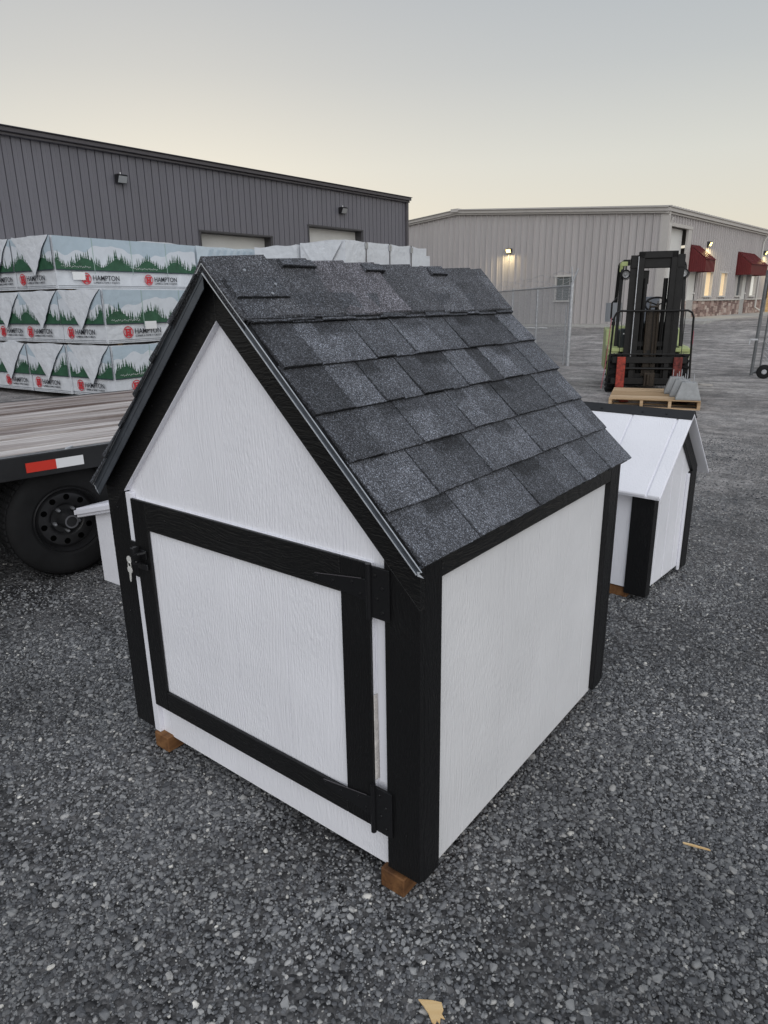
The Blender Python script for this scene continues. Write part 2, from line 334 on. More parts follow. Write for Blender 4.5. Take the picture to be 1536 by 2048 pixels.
# ------------------------------------------------------------------ ground
def sm(a, b, x):
    t = np.clip((x-a)/(b-a), 0, 1); return t*t*(3-2*t)
def ground_z(x, y):
    x = np.asarray(x, float); y = np.asarray(y, float)
    z = .40*sm(15, 27.3, y) + .27*sm(-8.2, -5.6, x)*sm(24, 30, y)
    z = z - .10*sm(5.0, 8.0, -x)*(1-sm(10, 15, y))
    d = np.hypot(x-2, y+1.1)
    near = .006*np.sin(x*3.1+1.3*np.sin(y*1.7))*np.sin(y*2.3+x*.9) + .004*np.sin(x*7.3+y*5.1)*np.sin(y*6.7-x*3.3)
    far = .02*np.sin(x*.9+.7*np.sin(y*.5))*np.sin(y*1.1) * sm(6, 12, d)
    return z + near*(1-sm(6, 14, d)) + far*(1-sm(20, 26, y))*(1-sm(5, 7, -x))
def ground_mat(name):
    m, n, l, b = nt(name)
    tc = n.new('ShaderNodeTexCoord')
    def tex(kind, scale, **k):
        t = n.new(kind); t.inputs['Scale'].default_value = scale
        for a, v in k.items(): t.inputs[a].default_value = v
        l.new(tc.outputs['Object'], t.inputs['Vector']); return t
    def mr(src, a, b_, c, d):
        q = n.new('ShaderNodeMapRange'); q.inputs['From Min'].default_value = a; q.inputs['From Max'].default_value = b_
        q.inputs['To Min'].default_value = c; q.inputs['To Max'].default_value = d; l.new(src, q.inputs[0]); return q.outputs[0]
    def mul(a, b_):
        q = n.new('ShaderNodeMath'); q.operation = 'MULTIPLY'; l.new(a, q.inputs[0]); l.new(b_, q.inputs[1]); return q.outputs[0]
    v = tex('ShaderNodeTexVoronoi', 62, Randomness=1.0); v2 = tex('ShaderNodeTexVoronoi', 21, Randomness=1.0)
    sc = n.new('ShaderNodeSeparateColor'); l.new(v.outputs['Color'], sc.inputs[0])
    sc2 = n.new('ShaderNodeSeparateColor'); l.new(v2.outputs['Color'], sc2.inputs[0])
    big = tex('ShaderNodeTexNoise', .55, Detail=5, Roughness=.6); mid = tex('ShaderNodeTexNoise', 3.2, Detail=6, Roughness=.65)
    cr = n.new('ShaderNodeValToRGB'); e = cr.color_ramp.elements
    e[0].color = (.065, .066, .070, 1); e[1].color = (.42, .41, .40, 1)
    for p, c in ((.45, .135), (.8, .21), (.93, .29)):
        q = e.new(p); q.color = (c, c*.99, c*1.0, 1)
    l.new(sc.outputs[0], cr.inputs[0])
    f = mul(mul(mr(big.outputs[0], .35, .65, .68, 1.25), mr(mid.outputs[0], .3, .7, .8, 1.2)), mr(sc2.outputs[0], 0, 1, .82, 1.18))
    s1 = n.new('ShaderNodeVectorMath'); s1.operation = 'SCALE'; l.new(cr.outputs[0], s1.inputs[0]); l.new(f, s1.inputs['Scale'])
    # bare, dusty, slightly brown ground further off where traffic has packed it
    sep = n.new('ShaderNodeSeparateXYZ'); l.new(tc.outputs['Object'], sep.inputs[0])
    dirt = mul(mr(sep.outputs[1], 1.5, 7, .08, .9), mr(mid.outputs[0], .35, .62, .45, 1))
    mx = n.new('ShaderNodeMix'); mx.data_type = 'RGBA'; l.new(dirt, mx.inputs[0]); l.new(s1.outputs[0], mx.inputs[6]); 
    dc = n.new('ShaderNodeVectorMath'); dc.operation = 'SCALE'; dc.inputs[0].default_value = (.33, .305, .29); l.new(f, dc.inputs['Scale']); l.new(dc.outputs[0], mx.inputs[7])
    # dark damp / oily stains beside the trailer wheel
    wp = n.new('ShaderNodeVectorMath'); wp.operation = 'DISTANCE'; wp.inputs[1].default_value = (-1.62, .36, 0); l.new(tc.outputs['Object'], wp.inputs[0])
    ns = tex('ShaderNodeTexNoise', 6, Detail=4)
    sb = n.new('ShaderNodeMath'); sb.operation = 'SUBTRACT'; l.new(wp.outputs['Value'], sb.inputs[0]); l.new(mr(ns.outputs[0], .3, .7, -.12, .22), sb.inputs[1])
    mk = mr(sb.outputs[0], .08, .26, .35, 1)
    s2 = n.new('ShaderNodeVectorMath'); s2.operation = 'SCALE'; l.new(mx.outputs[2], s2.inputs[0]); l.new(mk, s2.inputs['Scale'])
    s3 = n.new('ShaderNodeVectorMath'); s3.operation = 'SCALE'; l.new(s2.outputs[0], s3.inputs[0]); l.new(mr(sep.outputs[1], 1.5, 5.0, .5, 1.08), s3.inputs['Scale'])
    l.new(s3.outputs[0], b.inputs['Base Color']); b.inputs['Roughness'].default_value = .9; b.inputs['Specular IOR Level'].default_value = .3
    # relief
    rd = mr(v.outputs['Distance'], 0, .6, 1, 0)
    ad = n.new('ShaderNodeMath'); ad.operation = 'ADD'; l.new(rd, ad.inputs[0]); l.new(mr(v2.outputs['Distance'], 0, .6, 1.5, 0), ad.inputs[1])
    # wheel ruts: stretched noise across the drive
    mp = n.new('ShaderNodeMapping'); mp.inputs['Scale'].default_value = (.5, 3.2, 1); mp.inputs['Rotation'].default_value = (0, 0, .35); l.new(tc.outputs['Object'], mp.inputs[0])
    rt = n.new('ShaderNodeTexNoise'); rt.inputs['Scale'].default_value = 1.2; rt.inputs['Detail'].default_value = 5; l.new(mp.outputs[0], rt.inputs['Vector'])
    bp = n.new('ShaderNodeBump'); bp.inputs['Strength'].default_value = .9; bp.inputs['Distance'].default_value = .012; l.new(ad.outputs[0], bp.inputs['Height'])
    bp2 = n.new('ShaderNodeBump'); bp2.inputs['Strength'].default_value = .8; bp2.inputs['Distance'].default_value = .12; l.new(rt.outputs[0], bp2.inputs['Height']); s4 = n.new('ShaderNodeVectorMath'); s4.operation = 'SCALE'; l.new(s3.outputs[0], s4.inputs[0]); l.new(mr(rt.outputs[0], .32, .68, .78, 1.2), s4.inputs['Scale']); l.new(s4.outputs[0], b.inputs['Base Color']); l.new(bp.outputs[0], bp2.inputs['Normal'])
    l.new(bp2.outputs[0], b.inputs['Normal'])
    return m
def grid_mesh(name, xs, ys, zoff=0):
    X, Y = np.meshgrid(xs, ys); Z = ground_z(X, Y)+zoff
    v = np.stack([X.ravel(), Y.ravel(), Z.ravel()], 1); nx, ny = len(xs), len(ys)
    i = np.arange(nx*ny).reshape(ny, nx)
    f = np.stack([i[:-1, :-1].ravel(), i[:-1, 1:].ravel(), i[1:, 1:].ravel(), i[1:, :-1].ravel()], 1)
    me = bpy.data.meshes.new(name); me.from_pydata(v.tolist(), [], f.tolist()); me.shade_smooth()
    return me
t = np.linspace(-1, 1, 241)
gx = 0+np.sinh(t*6.2)/math.sinh(6.2)*300; gy = 2+np.sinh(t*6.2)/math.sinh(6.2)*300
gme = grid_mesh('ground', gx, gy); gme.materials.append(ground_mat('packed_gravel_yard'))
go = linkobj('ground', gme); go['kind'] = 'structure'

# loose gravel: instanced stones over the near yard
def gravel_mat():
    m, n, l, b = nt('loose_gravel_stone')
    a = n.new('ShaderNodeAttribute'); a.attribute_type = 'INSTANCER'; a.attribute_name = 'tint'
    cr = n.new('ShaderNodeValToRGB'); e = cr.color_ramp.elements
    e[0].position = 0; e[0].color = (.065, .067, .072, 1); e[1].position = 1; e[1].color = (.60, .58, .53, 1)
    for p, c in ((.35, (.115, .117, .123)), (.7, (.178, .180, .182)), (.93, (.26, .26, .258)), (.99, (.36, .35, .33))):
        q = e.new(p); q.color = (*c, 1)
    l.new(a.outputs['Fac'], cr.inputs[0])
    tc = n.new('ShaderNodeNewGeometry'); t = n.new('ShaderNodeTexNoise'); t.inputs['Scale'].default_value = 1.3; t.inputs['Detail'].default_value = 5; l.new(tc.outputs['Position'], t.inputs['Vector'])
    mr = n.new('ShaderNodeMapRange'); mr.inputs['From Min'].default_value = .3; mr.inputs['From Max'].default_value = .7; mr.inputs['To Min'].default_value = .62; mr.inputs['To Max'].default_value = 1.3; l.new(t.outputs[0], mr.inputs[0])
    s1 = n.new('ShaderNodeVectorMath'); s1.operation = 'SCALE'; l.new(cr.outputs[0], s1.inputs[0]); l.new(mr.outputs[0], s1.inputs['Scale'])
    l.new(s1.outputs[0], b.inputs['Base Color']); b.inputs['Roughness'].default_value = .72; b.inputs['Specular IOR Level'].default_value = .35
    return m
def gravel():
    xs = np.linspace(-3.2, 4.0, 120); ys = np.linspace(-1.6, 9.0, 170)
    me = grid_mesh('gravel', xs, ys, .001)
    co = np.empty(len(me.vertices)*3); me.vertices.foreach_get('co', co); co = co.reshape(-1, 3)
    d = np.hypot(co[:, 0]-CP.x, co[:, 1]-CP.y)
    f3 = np.array([-math.sin(YAW), math.cos(YAW)]); r3 = np.array([math.cos(YAW), math.sin(YAW)])
    dep = (co[:, :2]-np.array([CP.x, CP.y]))@f3; lat = (co[:, :2]-np.array([CP.x, CP.y]))@r3
    inside = (dep > .2) & (np.abs(lat) < dep*.95+.7)
    patch = np.array([noise.noise(Vector((p[0]*1.1, p[1]*1.1, 3.3)))+.5*noise.noise(Vector((p[0]*3, p[1]*3, 9))) for p in co])
    pf = np.clip(.95+1.2*patch, .3, 1.5)
    dens = np.where(d < 2.6, 1.0, (2.6/np.maximum(d, 2.6))**2.0)*pf*inside*(1-sm(7.5, 9, d))
    at = me.attributes.new('dens', 'FLOAT', 'POINT'); at.data.foreach_set('value', dens.astype(np.float32))
    o = linkobj('gravel', me); o['kind'] = 'stuff'
    gm_ = gravel_mat(); me.materials.append(gm_)
    g = bpy.data.node_groups.new('gravel_scatter', 'GeometryNodeTree')
    g.interface.new_socket('Geometry', in_out='INPUT', socket_type='NodeSocketGeometry')
    g.interface.new_socket('Geometry', in_out='OUTPUT', socket_type='NodeSocketGeometry')
    N, L = g.nodes, g.links
    gi = N.new('NodeGroupInput'); gout = N.new('NodeGroupOutput'); jo = N.new('GeometryNodeJoinGeometry')
    g2i = N.new('GeometryNodeGeometryToInstance')
    for k in range(10):
        ico = N.new('GeometryNodeMeshIcoSphere'); ico.inputs['Radius'].default_value = .5; ico.inputs['Subdivisions'].default_value = 2
        pos = N.new('GeometryNodeInputPosition')
        ad = N.new('ShaderNodeVectorMath'); ad.inputs[1].default_value = (k*7.1, k*3.3, k*5.7); L.new(pos.outputs[0], ad.inputs[0])
        ns = N.new('ShaderNodeTexNoise'); ns.inputs['Scale'].default_value = 1.5; ns.inputs['Detail'].default_value = 1.5; L.new(ad.outputs[0], ns.inputs['Vector'])
        sb = N.new('ShaderNodeVectorMath'); sb.operation = 'SUBTRACT'; sb.inputs[1].default_value = (.5, .5, .5); L.new(ns.outputs['Color'], sb.inputs[0])
        sc = N.new('ShaderNodeVectorMath'); sc.operation = 'SCALE'; sc.inputs['Scale'].default_value = .85; L.new(sb.outputs[0], sc.inputs[0])
        sp = N.new('GeometryNodeSetPosition'); L.new(ico.outputs['Mesh'], sp.inputs['Geometry']); L.new(sc.outputs[0], sp.inputs['Offset'])
        tr = N.new('GeometryNodeTransform'); L.new(sp.outputs[0], tr.inputs['Geometry'])
        tr.inputs['Scale'].default_value = (1.0+.3*math.sin(k*2.1), .78+.12*math.cos(k*1.7), .58+.14*math.sin(k*3.7))
        sm_ = N.new('GeometryNodeSetShadeSmooth'); L.new(tr.outputs[0], sm_.inputs['Geometry']); sm_.inputs['Shade Smooth'].default_value = (k % 3 != 0)
        smt = N.new('GeometryNodeSetMaterial'); smt.inputs['Material'].default_value = gm_; L.new(sm_.outputs[0], smt.inputs['Geometry'])
        L.new(smt.outputs[0], g2i.inputs[0])
    for seed, dmax, smin, smax, pw in ((1, 15000, .0042, .0105, 1.4), (2, 4200, .0095, .0175, 1.5), (3, 480, .017, .028, 1.8)):
        dp = N.new('GeometryNodeDistributePointsOnFaces'); dp.distribute_method = 'RANDOM'; dp.inputs['Seed'].default_value = seed
        na = N.new('GeometryNodeInputNamedAttribute'); na.data_type = 'FLOAT'; na.inputs['Name'].default_value = 'dens'
        mu = N.new('ShaderNodeMath'); mu.operation = 'MULTIPLY'; mu.inputs[1].default_value = dmax; L.new(na.outputs['Attribute'], mu.inputs[0])
        L.new(gi.outputs[0], dp.inputs['Mesh']); L.new(mu.outputs[0], dp.inputs['Density'])
        ip = N.new('GeometryNodeInstanceOnPoints'); ip.inputs['Pick Instance'].default_value = True
        L.new(dp.outputs['Points'], ip.inputs['Points']); L.new(g2i.outputs[0], ip.inputs['Instance'])
        ri = N.new('FunctionNodeRandomValue'); ri.data_type = 'INT'; ri.inputs['Min'].default_value = 0; ri.inputs['Max'].default_value = 9; ri.inputs['Seed'].default_value = seed+20
        for q in ri.inputs:
            if q.name == 'Min' and q.type == 'INT': q.default_value = 0
            if q.name == 'Max' and q.type == 'INT': q.default_value = 9
        L.new([q for q in ri.outputs if q.type == 'INT'][0], ip.inputs['Instance Index'])
        rv = N.new('FunctionNodeRandomValue'); rv.data_type = 'FLOAT_VECTOR'; rv.inputs['Min'].default_value = (-.45, -.45, 0); rv.inputs['Max'].default_value = (.45, .45, 6.283); rv.inputs['Seed'].default_value = seed+30
        L.new(rv.outputs[0], ip.inputs['Rotation'])
        rs = N.new('FunctionNodeRandomValue'); rs.data_type = 'FLOAT'; rs.inputs['Seed'].default_value = seed+40
        fo = [q for q in rs.outputs if q.type == 'VALUE'][0]
        pwn = N.new('ShaderNodeMath'); pwn.operation = 'POWER'; pwn.inputs[1].default_value = pw; L.new(fo, pwn.inputs[0])
        mr = N.new('ShaderNodeMapRange'); mr.inputs['To Min'].default_value = smin; mr.inputs['To Max'].default_value = smax; L.new(pwn.outputs[0], mr.inputs[0])
        L.new(mr.outputs[0], ip.inputs['Scale'])
        rt = N.new('FunctionNodeRandomValue'); rt.data_type = 'FLOAT'; rt.inputs['Seed'].default_value = seed+50
        st = N.new('GeometryNodeStoreNamedAttribute'); st.data_type = 'FLOAT'; st.domain = 'INSTANCE'; st.inputs['Name'].default_value = 'tint'
        L.new(ip.outputs[0], st.inputs['Geometry']); L.new([q for q in rt.outputs if q.type == 'VALUE'][0], st.inputs['Value'])
        L.new(st.outputs[0], jo.inputs[0])
    L.new(jo.outputs[0], gout.inputs[0])
    md = o.modifiers.new('scatter', 'NODES'); md.node_group = g
gravel()

# ------------------------------------------------------------------ corrugated steel cladding
def rib_profile(width, pitch=.305, rib=.065, depth=.0):
    """(s, offset) polyline of an R-panel section of given width"""
    out = []; n = int(round(width/pitch)); k_ = pitch/.305
    for k in range(n):
        a = k*pitch
        if rib < 0: out += [(a, 0), (a+.004, rib), (a+.020, rib), (a+.024, 0), (a+.10, 0), (a+.104, .006), (a+.116, .006), (a+.120, 0)]
        else: out += [(a, 0), (a+.006, rib), (a+.034, rib), (a+.046, 0), (a+.048, -.03), (a+.076, -.03), (a+.078, 0), (a+.135, 0), (a+.142, .008), (a+.158, .008), (a+.165, 0), (a+.215, 0), (a+.222, .008), (a+.238, .008), (a+.245, 0)]
    out.append((n*pitch, 0)); return out
PWG = .8128
def wall_panel(name, mat, parent, P, s0, width, zb, zt, cut=None):
    """P(s, off, z) -> local point; zt may be a function of s"""
    prof = [(s0+a, b) for a, b in (rib_profile(width) if mat is not m_graymetal else rib_profile(width, .2032, rib=-.028))]
    mb = MB(); n = len(prof); top = zt if callable(zt) else (lambda s: zt); bot = zb if callable(zb) else (lambda s: zb)
    vs = [P(s, b, bot(s)) for s, b in prof]+[P(s, b, top(s)) for s, b in prof]
    mb.add(vs, [(i, i+1, n+i+1, n+i) for i in range(n-1)])
    return mb.build(name, mat, parent)

# ---- charcoal warehouse (left background)
GA = Vector((-13.28, 19.94, 0)); gdv = Vector((-.0158, -.99987, 0)); gn = Vector((.99987, -.0158, 0))
gw = thing('warehouse', 'long charcoal grey ribbed steel warehouse with two pale garage doors, behind the lumber stacks', 'warehouse', GA)
def GP(s, off, z): return gdv*s + gn*off + Vector((0, 0, z))
GH = 4.84; PW = .915
doorsG = [(6.45, 8.9, 3.31), (2.44, 4.91, 3.73)]
np_ = 36
for k in range(np_):
    s0 = k*PWG; parts = []; cuts = [d for d in doorsG if d[0] < s0+PWG-.01 and d[1] > s0+.01]
    if not cuts: wall_panel('wall_panel', m_graymetal, gw, GP, s0, PWG, -.2, GH)
    else:
        a, b, zt = cuts[0]
        # split this panel: rib columns inside the opening start above the door
        prof = [(s0+q, w_) for q, w_ in rib_profile(PWG, .2032, rib=-.028)]
        mb = MB()
        for (sa, oa), (sb_, ob) in zip(prof[:-1], prof[1:]):
            segs = sorted({sa, sb_, *[q for q in (a, b) if sa < q < sb_]})
            for u_, v_ in zip(segs[:-1], segs[1:]):
                mid = (u_+v_)/2; zb = zt if a < mid < b else -.2
                f = lambda q: oa+(ob-oa)*(q-sa)/max(sb_-sa, 1e-6)
                mb.add([GP(u_, f(u_), zb), GP(v_, f(v_), zb), GP(v_, f(v_), GH), GP(u_, f(u_), GH)], [(0, 1, 2, 3)])
        mb.build('wall_panel', m_graymetal, gw)
for a, b, zt in doorsG:
    mb = MB(); dd = .28
    for q in range(8):
        z0 = -.1+q*(zt+.1)/8; z1 = z0+(zt+.1)/8-.012
        pts = []
        for s in (a, b):
            for z in (z0, z1): pts.append((s, z))
        mb.add([GP(a, -dd, z0), GP(b, -dd, z0), GP(b, -dd, z1), GP(a, -dd, z1)], [(0, 1, 2, 3)])
        mb.add([GP(a, -dd, z1), GP(b, -dd, z1), GP(b, -dd-.02, z1+.006), GP(a, -dd-.02, z1+.006)], [(0, 1, 2, 3)])
    g_ = mb.build('garage_door', m_whitedoor, gw)
    mb = MB()
    mb.add([GP(a, 0, -.2), GP(a, -dd, -.2), GP(a, -dd, zt), GP(a, 0, zt)], [(0, 1, 2, 3)])
    mb.add([GP(b, 0, -.2), GP(b, -dd, -.2), GP(b, -dd, zt), GP(b, 0, zt)], [(0, 1, 2, 3)])
    mb.add([GP(a, 0, zt), GP(a, -dd, zt), GP(b, -dd, zt), GP(b, 0, zt)], [(0, 1, 2, 3)])
    for s in (a-.02, b+.02): mb.frame(GP(s, .035, (zt-.2)/2), gdv, gn, (0, 0, 1), .04, .012, zt+.2)
    mb.frame(GP((a+b)/2, .037, zt+.02), gdv, gn, (0, 0, 1), b-a+.1, .016, .04)
    mb.build('door_trim', m_darkframe, g_)
mb = MB()      # stepped eave trim along the front
for off, z, h_, d_ in ((.06, GH+.0, .05, .10), (.10, GH+.075, .085, .16), (.13, GH+.128, .018, .20)):
    mb.frame(GP(np_*PWG/2-.0, off, z), gdv, gn, (0, 0, 1), np_*PWG+.16, d_, h_)
mb.build('roof_trim', m_graytrim, gw, bevel=.008)
mb = MB(); mb.frame(GP(-.0, .0, GH/2-.1), gdv, gn, (0, 0, 1), .12, .13, GH+.18); mb.build('corner_trim', m_graytrim, gw)
mb = MB()
mb.add([GP(0, 0, -.2), GP(0, -14, -.2), GP(0, -14, GH), GP(0, -7, GH+.9), GP(0, 0, GH)], [(0, 1, 2, 3, 4)])
mb.build('end_wall', m_graymetal, gw)
mb = MB(); L_ = np_*PWG
mb.add([GP(0, .03, GH+.09), GP(L_, .03, GH+.09), GP(L_, -7, GH+.95), GP(0, -7, GH+.95), GP(L_, -14, GH+.09), GP(0, -14, GH+.09)], [(0, 1, 2, 3), (3, 2, 4, 5)])
mb.build('roof', m_graytrim, gw)
def wall_lamp(P, s, z, parent, lit):
    mb = MB(); ax = (P(1, 0, 0)-P(0, 0, 0)).normalized(); nn = (P(0, 1, 0)-P(0, 0, 0)).normalized(); up = Vector((0, 0, 1))
    c = P(s, .03, z)
    prof = [(0, -.085), (0, .10), (.14, .10), (.17, .075), (.10, -.085)]
    vs = []
    for e in (-.12, .12):
        for o_, zz in prof: vs.append(c+ax*e+nn*o_+up*zz)
    mb.add(vs, [(0, 1, 2, 3, 4), (9, 8, 7, 6, 5), (0, 5, 6, 1), (1, 6, 7, 2), (2, 7, 8, 3), (0, 4, 9, 5), (3, 8, 9, 4)])
    o = mb.build('wall_lamp', m_blackmetal if not lit else m_darkframe, parent)
    mb = MB(); mb.add([c+ax*e+nn*(o_+.004)+up*zz for e, o_, zz in ((-.11, .168, .062), (.11, .168, .062), (.11, .102, -.076), (-.11, .102, -.076))], [(0, 1, 2, 3)])
    mb.build('lamp_lens', m_lit if lit else m_lens, o)
    if not lit:
        mb = MB(); mb.tube([c+nn*.06+up*.10, c+nn*.06+up*.15], .013, 6); mb.build('photocell', m_tapewhite, o)
    if lit:
        ld = bpy.data.lights.new('lamp_light', 'AREA'); ld.energy = lit; ld.color = (1, .80, .42); ld.size = .3
        lo = linkobj('lamp_light', ld, o); lo.location = c+nn*.26-up*.06
        d_ = (nn*.35-up).normalized(); lo.rotation_euler = (-d_).to_track_quat('Z', 'Y').to_euler()
    return o
wall_lamp(GP, 11.07, 4.28, gw, 0); wall_lamp(GP, 3.43, 4.26, gw, 0)

# ---- stone-grey warehouse with awnings (right background)
TC = Vector((-6.67, 27.64, 0)); th_ = Vector((-.9976, .0698, 0)); tn = Vector((-.0698, -.9976, 0)); ts = Vector((.0698, .9976, 0)); tsn = Vector((.9976, -.0698, 0))
tw = thing('warehouse', 'pale stone-grey ribbed steel warehouse with red awnings and a lit wall lamp on its gable', 'warehouse', TC)
def TG(s, off, z): return th_*s + tn*off + Vector((0, 0, z))
def TS(s, off, z): return ts*s + tsn*off + Vector((0, 0, z))
RZ0, RS = 4.60, .078; HALF = 9.74
def gtop(s): return RZ0+RS*(s if s < HALF else 2*HALF-s)
for k in range(21):
    wall_panel('wall_panel', m_tanmetal, tw, TG, k*PW+.12, PW, .50, gtop)
mb = MB()
for a, b in ((-.12, HALF), (HALF, 2*HALF+.1)):
    for off, dz, h_, d_ in ((.07, .02, .07, .12), (.11, .115, .12, .18), (.14, .19, .025, .24)):
        p, q = TG(a, off, gtop(a)+dz), TG(b, off, gtop(b)+dz)
        mb.bar(p, q, d_, h_, up=(0, 0, 1))
mb.frame(TG(HALF, .13, gtop(HALF)+.17), th_, tn, (0, 0, 1), .42, .30, .14)
mb.build('gable_trim', m_tantrim, tw)
mb = MB(); mb.frame(TG(.02, .01, 2.7), th_, tn, (0, 0, 1), .34, .10, 4.1); mb.build('corner_trim', m_tantrim, tw)
mb = MB(); mb.tube([TS(.28, .16, 4.45), TS(.28, .07, 4.25), TS(.28, .07, .8)], .05, 8); mb.build('downspout', m_winframe, tw); mb = MB(); mb.tube([TS(13.36, .25, 4.5), TS(13.36, .09, 4.2), TS(13.36, .09, 1.0), TS(13.36, .4, .8)], .05, 8)
mb.build('downspout', m_winframe, tw)
# side wall with openings
openT = [(.55, 2.35, .6, 4.15), (2.98, 4.0, .6, 2.75), (5.0, 6.0, 1.56, 2.62), (7.1, 8.05, 1.56, 2.62), (9.7, 10.6, 1.56, 2.62), (10.75, 11.6, .6, 2.75), (12.0, 13.0, 1.56, 2.62), (14.9, 16.6, .6, 2.75)]
NS = 34; STONE = 1.40; SH = 4.60
for k in range(NS):
    s0 = .10+k*PW
    prof = [(s0+q, w_) for q, w_ in rib_profile(PW)]
    mb = MB()
    for (sa, oa), (sb_, ob) in zip(prof[:-1], prof[1:]):
        mid = (sa+sb_)/2; ops = [o_ for o_ in openT if o_[0] < mid < o_[1]]
        zs = [(STONE, SH)]
        if ops:
            o_ = ops[0]; zs = [(o_[3], SH)] + ([(STONE, o_[2])] if o_[2] > STONE else [])
        for za, zb in zs:
            mb.add([TS(sa, oa, za), TS(sb_, ob, za), TS(sb_, ob, zb), TS(sa, oa, zb)], [(0, 1, 2, 3)])
    if mb.v: mb.build('wall_panel', m_tanmetal, tw)
# stone veneer wainscot: individual stones near, in courses
rs = random.Random(5); cnt = 0
backing = MB(); backing.frame(TS(16, -.03, 1.0), ts, tsn, (0, 0, 1), 31, .03, .84)
backing.build('wainscot_backing', m_concrete, tw)
s = 2.5
while s < 16.6 and cnt < 290:
    w_ = rs.uniform(.16, .40); z_ = .62
    while z_ < 1.36:
        hh = min(rs.choice((.09, .13, .18, .25)), 1.38-z_)
        if hh < .05: break
        if not any(o_[0]-.06 < s+w_/2 < o_[1]+.06 and o_[2] < 1.2 for o_ in openT):
            mb = MB(); mb.frame(TS(s+w_/2+rs.uniform(-.02, .02), .01, z_+hh/2), ts, tsn, (0, 0, 1), w_-.012, rs.uniform(.05, .09), hh-.012); mb.build('stone', m_stone, tw); cnt += 1
        z_ += hh
    s += w_
mb = MB()
for a, b in ((2.45, 2.95), (4.05, 10.7), (11.65, 14.85), (16.65, 31)): mb.frame(TS((a+b)/2, .04, STONE+.01), ts, tsn, (0, 0, 1), b-a, .12, .05)
mb.build('wainscot_sill', m_winframe, tw)
# doors, windows
def rectS(mb, a, b, z0, z1, off): return mb.add([TS(a, off, z0), TS(b, off, z0), TS(b, off, z1), TS(a, off, z1)], [(0, 1, 2, 3)])
mb = MB()
for q in range(8):
    z0 = .68+q*.434; rectS(mb, .55, 2.35, z0, z0+.415, -.18); mb.frame(TS(1.45, -.19, z0+.425), ts, tsn, (0, 0, 1), 1.8, .02, .02)
rd = mb.build('roller_door', m_whitedoor, tw)
mb = MB(); mb.frame(TS(2.55, .02, 2.4), ts, tsn, (0, 0, 1), .4, .09, 3.6); mb.frame(TS(1.45, .03, 4.22), ts, tsn, (0, 0, 1), 2.6, .12, .12); mb.frame(TS(.5, -.06, 2.4), ts, tsn, (0, 0, 1), .08, .2, 3.5); mb.build('door_frame', m_tantrim, rd)
for i, o_ in enumerate(openT[1:], 1):
    a, b, z0, z1 = o_
    if z0 < 1:
        if i == 7:
            mb = MB(); rectS(mb, a, b, .68, z1, -.5); mb.build('dark_entry', m_darkframe, tw)
            mb = MB(); mb.frame(TS(a+.75, .12, 1.7), ts, tsn, (0, 0, 1), .12, .12, 2.0); mb.build('timber_post', m_chip, tw)
            continue
        mb = MB(); mb.frame(TS((a+b)/2, -.05, (.68+z1)/2), ts, tsn, (0, 0, 1), b-a, .05, z1-.68); d_ = mb.build('door', m_whitedoor, tw, bevel=.01)
        mb = MB(); mb.frame(TS(b-.12, .0, 1.7), ts, tsn, (0, 0, 1), .10, .10, .05); mb.build('door_handle', m_steel, d_)
    else:
        mb = MB()
        for s in (a, b): mb.frame(TS(s, .03, (z0+z1)/2), ts, tsn, (0, 0, 1), .07, .12, z1-z0)
        for z in (z0, z1): mb.frame(TS((a+b)/2, .035, z), ts, tsn, (0, 0, 1), b-a+.07, .14, .07)
        w_ = mb.build('window', m_winframe, tw)
        mb = MB(); rectS(mb, a+.02, b-.02, z0+.02, z1-.02, -.03)
        mb.build('window_pane', {2: m_litwin, 3: m_litwin, 4: m_glass, 6: m_litwin2}[i], w_)
def awning(a, b):
    mb = MB(); zt, zm, zb, dp = 3.60, 3.03, 2.54, .69
    n = int((b-a)/.15)
    # sloped top of standing-seam strips, ribbed valance front, ribbed ends
    for s in (a, b):
        k = 8; prof = []
        for i in range(k+1):
            o_ = dp*i/k; prof.append((o_, zt-(zt-zm)*o_/dp))
        vs = [TS(s, o_, zb) for o_, z in prof]+[TS(s, o_, z) for o_, z in prof]
        mb.add(vs, [(i, i+1, k+2+i, k+1+i) for i in range(k)])
        for i in range(k):
            o_ = dp*(i+.5)/k; mb.frame(TS(s+(-.012 if s == a else .012), o_, (zb+zt-(zt-zm)*o_/dp)/2), ts, tsn, (0, 0, 1), .022, .03, zt-(zt-zm)*o_/dp-zb)
    mb.build('awning', m_awning, tw)
    aw = tw.children[-1]
    aw = [c for c in tw.children if c.name.startswith('awning')][-1]
    for i in range(n):
        s = a+(b-a)*(i+.5)/n; w_ = (b-a)/n
        m2 = MB(); m2.add([TS(s-w_/2, .03, zt), TS(s+w_/2, .03, zt), TS(s+w_/2, dp+.06, zm-.02), TS(s-w_/2, dp+.06, zm-.02)], [(0, 1, 2, 3)])
        m2.bar(TS(s-w_/2+.015, .03, zt+.012), TS(s-w_/2+.015, dp+.06, zm-.008), .025, .025)
        m2.add([TS(s-w_/2, dp, zb), TS(s+w_/2, dp, zb), TS(s+w_/2, dp, zm), TS(s-w_/2, dp, zm)], [(0, 1, 2, 3)])
        m2.frame(TS(s, dp+.012, (zb+zm)/2), ts, tsn, (0, 0, 1), .05, .024, zm-zb)
        m2.build('awning_panel', m_awning, aw)
awning(2.82, 4.06); awning(9.4, 12.3)
wall_lamp(TG, 6.82, 3.62, tw, 7)
wall_lamp(TS, 4.9, 3.72, tw, 10); wall_lamp(TS, 13.9, 3.72, tw, 10)
